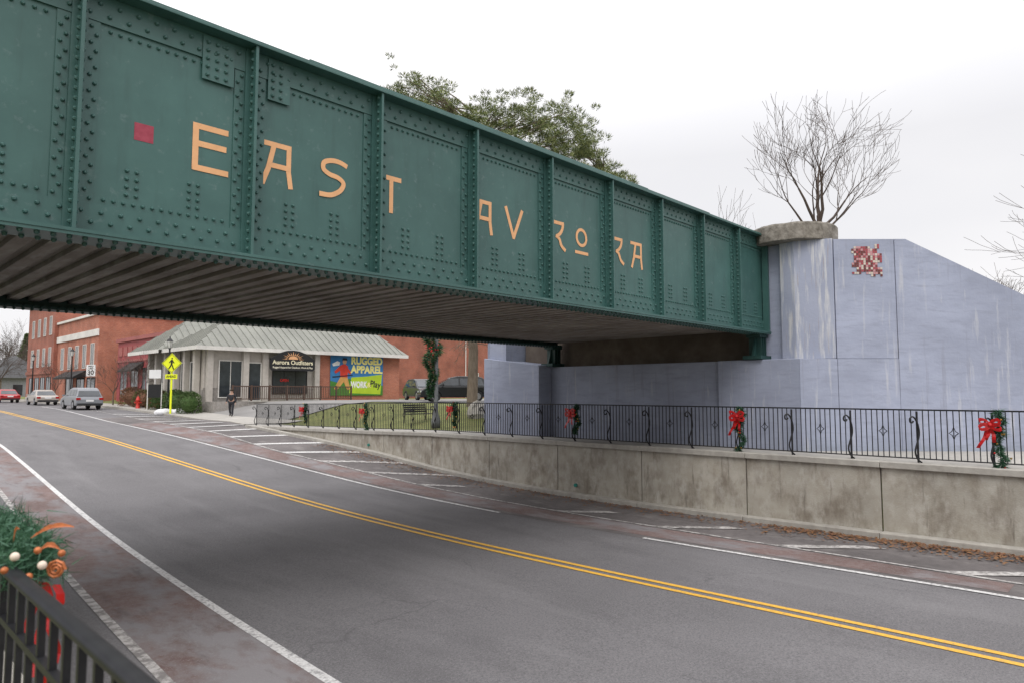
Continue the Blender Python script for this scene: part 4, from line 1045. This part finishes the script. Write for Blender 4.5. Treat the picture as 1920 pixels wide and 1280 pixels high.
silver = carpaint('silver_car_paint',(.22,.23,.25)); tan = carpaint('champagne_car_paint',(.38,.345,.31)); redc = carpaint('red_car_paint',(.40,.02,.025)); blk = carpaint('black_car_paint',(.010,.011,.013)); wgc = carpaint('dark_grey_car_paint',(.035,.037,.042))
car((15.3,62.5,rz(15.3,62.5)), 0, silver, 'suv', 'silver SUV parked along the kerb', gk)
car((15.9,78.5,rz(15.9,78.5)), 0, tan, 'sedan', 'champagne sedan parked along the kerb', gk)
car((15.3,92,rz(15.3,92)), 0, redc, 'sedan', 'red car parked along the kerb', gk)
X,Y = CW((852-960)/1280*46,46); car((X,Y,gh(X,Y)+.04), HP+YAW+.25, blk, 'suv', 'black SUV parked behind the tree', 'cars in the car park')
X,Y = CW((792-960)/1280*55,55); car((X,Y,gh(X,Y)+.04), YAW+math.pi+.45, wgc, 'suv', 'dark grey SUV parked in the car park', 'cars in the car park')

# ------------------------------------------------------------------ person
def skin(name, vs, es, rs, mat, parent, lvl=2, root=0):
    me = bpy.data.meshes.new(name); me.from_pydata(vs, es, []); o = bpy.data.objects.new(name, me); col.objects.link(o); o.parent = parent
    md = o.modifiers.new('s','SKIN'); md.use_smooth_shade = True
    sv = me.skin_vertices[0].data
    for i,r in enumerate(rs): sv[i].radius = (r,r) if not isinstance(r,tuple) else r; sv[i].use_root = (i==root)
    ss = o.modifiers.new('u','SUBSURF'); ss.levels = lvl; ss.render_levels = lvl
    me.materials.append(mat); return o
PX,PY = CW((436-960)/1280*45.5,45.5)
E = thing('person', 'walking person in black jacket and dark trousers', 'person', (PX,PY,gh(PX,PY)+.06), rz=YAW+.1)
skn = M('skin_tone',(.5,.3,.22),rough=.6); jk = M('black_jacket_cloth',(.014,.014,.018),(.03,.03,.035),sc=9); tr = M('charcoal_trousers',(.025,.026,.032)); hr = M('dark_brown_hair',(.04,.025,.015)); sh_ = M('black_shoe',(.015,.015,.015))
J = [(0,0,.98),(0,-.01,1.22),(0,0,1.42),(0,-.01,1.52),(0,-.02,1.60),(0,-.03,1.70),
     (.19,0,1.42),(.26,.06,1.14),(.27,-.04,.90),(.27,-.07,.84),
     (-.19,0,1.42),(-.26,-.08,1.15),(-.26,-.22,.95),(-.26,-.27,.90),
     (.10,0,.92),(.12,-.12,.52),(.12,-.16,.10),(.12,-.30,.05),
     (-.10,0,.92),(-.12,.06,.52),(-.12,.24,.16),(-.12,.12,.05)]
Ed = [(0,1),(1,2),(2,3),(3,4),(4,5),(2,6),(6,7),(7,8),(8,9),(2,10),(10,11),(11,12),(12,13),(0,14),(14,15),(15,16),(16,17),(0,18),(18,19),(19,20),(20,21)]
Rd = [.14,.13,.14,.06,.085,.10,.065,.045,.032,.03,.065,.045,.032,.03,.09,.06,.04,.035,.09,.06,.04,.035]
skin('body', J, Ed, Rd, skn, E)
ji = [0,1,2,6,7,8,10,11,12]; mp_ = {a:i for i,a in enumerate(ji)}
skin('jacket', [J[i] for i in ji], [(mp_[a],mp_[b]) for a,b in Ed if a in mp_ and b in mp_], [.175,.165,.165,.09,.07,.055,.09,.07,.055], jk, E)
ti = [0,14,15,16,18,19,20]; mp_ = {a:i for i,a in enumerate(ti)}
skin('trousers', [J[i] for i in ti], [(mp_[a],mp_[b]) for a,b in Ed if a in mp_ and b in mp_], [.15,.11,.08,.065,.11,.08,.065], tr, E)
skin('shoe', [J[16],J[17]], [(0,1)], [.055,.05], sh_, E); skin('shoe', [J[20],J[21]], [(0,1)], [.055,.05], sh_, E)
B = MB(); B.ball((0,.0,1.74), .118, 12,8, 0, (1,1.08,1)); B.obj('hair', hr, E, smooth=True)
for (hx,hy,hz) in ((.27,-.08,.82),(-.26,-.28,.88)):
    for k in range(5):
        a = -.03+.015*k; l = (.05,.075,.085,.078,.06)[k]; th_ = k == 0
        skin('finger', [(hx,hy+a,hz),(hx+(.0),hy+a-(.03 if th_ else .005),hz-l*.5),(hx-.01,hy+a-(.035 if th_ else .012),hz-l)], [(0,1),(1,2)], [.01,.009,.008], skn, E, lvl=1)
for sx in (-.035,.035):
    B = MB(); B.ball((sx,-.122,1.70),.011,6,4); B.obj('eye', signb, E)
B = MB(); B.add([(-.015,-.125,1.66),(.015,-.125,1.66),(0,-.155,1.665),(0,-.125,1.70)],[(0,1,2),(1,3,2),(3,0,2)]); B.obj('nose', skn, E)

# ------------------------------------------------------------------ world, sun, camera
w = bpy.data.worlds.new('World'); bpy.context.scene.world = w; w.use_nodes = True; nt = w.node_tree; N = nt.nodes; L = nt.links
bg = N['Background']; bg.inputs['Strength'].default_value = .1
sky = N.new('ShaderNodeTexSky'); sky.sky_type = 'NISHITA'; sky.sun_disc = False
EL = math.radians(50); sd = Vector((-.75,-.66,0)).normalized()
sky.sun_elevation = EL; sky.sun_rotation = math.atan2(sd.x, sd.y)
tc = N.new('ShaderNodeTexCoord'); no = N.new('ShaderNodeTexNoise'); no.inputs['Scale'].default_value = 1.6; no.inputs['Detail'].default_value = 4
mp = N.new('ShaderNodeMapping'); mp.inputs['Scale'].default_value = (1,1,2.5); L.new(tc.outputs['Generated'], mp.inputs[0]); L.new(mp.outputs[0], no.inputs['Vector'])
cr = N.new('ShaderNodeMixRGB'); cr.inputs[1].default_value = (8.95,8.9,9.15,1); cr.inputs[2].default_value = (9.9,9.75,9.85,1)
mr = N.new('ShaderNodeMapRange'); mr.inputs['From Min'].default_value=.35; mr.inputs['From Max'].default_value=.65; L.new(no.outputs['Fac'], mr.inputs['Value']); L.new(mr.outputs[0], cr.inputs[0])
# overcast luminance gradient: brighter toward the zenith
sp = N.new('ShaderNodeSeparateXYZ'); L.new(tc.outputs['Generated'], sp.inputs[0])
mg_ = N.new('ShaderNodeMapRange'); mg_.inputs['From Min'].default_value=.32; mg_.inputs['From Max'].default_value=.9; mg_.inputs['To Min'].default_value=1; mg_.inputs['To Max'].default_value=2.45
L.new(sp.outputs['Z'], mg_.inputs['Value'])
mu = N.new('ShaderNodeMixRGB'); mu.blend_type='MULTIPLY'; mu.inputs[0].default_value=1; L.new(cr.outputs[0], mu.inputs[1]); L.new(mg_.outputs[0], mu.inputs[2])
mx = N.new('ShaderNodeMixRGB'); mx.inputs[0].default_value = .96; L.new(sky.outputs[0], mx.inputs[1]); L.new(mu.outputs[0], mx.inputs[2]); L.new(mx.outputs[0], bg.inputs['Color'])
sun = bpy.data.lights.new('sun','SUN'); sun.energy = 1.4; sun.angle = math.radians(35); sun.color = (1,.97,.93)
so = bpy.data.objects.new('sun', sun); col.objects.link(so)
dirv = Vector((sd.x*math.cos(EL), sd.y*math.cos(EL), math.sin(EL)))
so.rotation_euler = dirv.to_track_quat('Z','Y').to_euler(); so.location = (0,0,30)
cam = bpy.data.cameras.new('camera'); cam.lens = 24; cam.sensor_width = 36; cam.clip_end = 2000; cam.clip_start = .05
cam.dof.use_dof = True; cam.dof.focus_distance = 16; cam.dof.aperture_fstop = 4
co = bpy.data.objects.new('camera', cam); col.objects.link(co); co.location = (0,0,0)
co.rotation_euler = (math.radians(90)+math.atan(95/1280), 0, YAW)
sc_ = bpy.context.scene; sc_.camera = co
sc_.view_settings.view_transform = 'Standard'; sc_.view_settings.look = 'None'; sc_.view_settings.exposure = 0
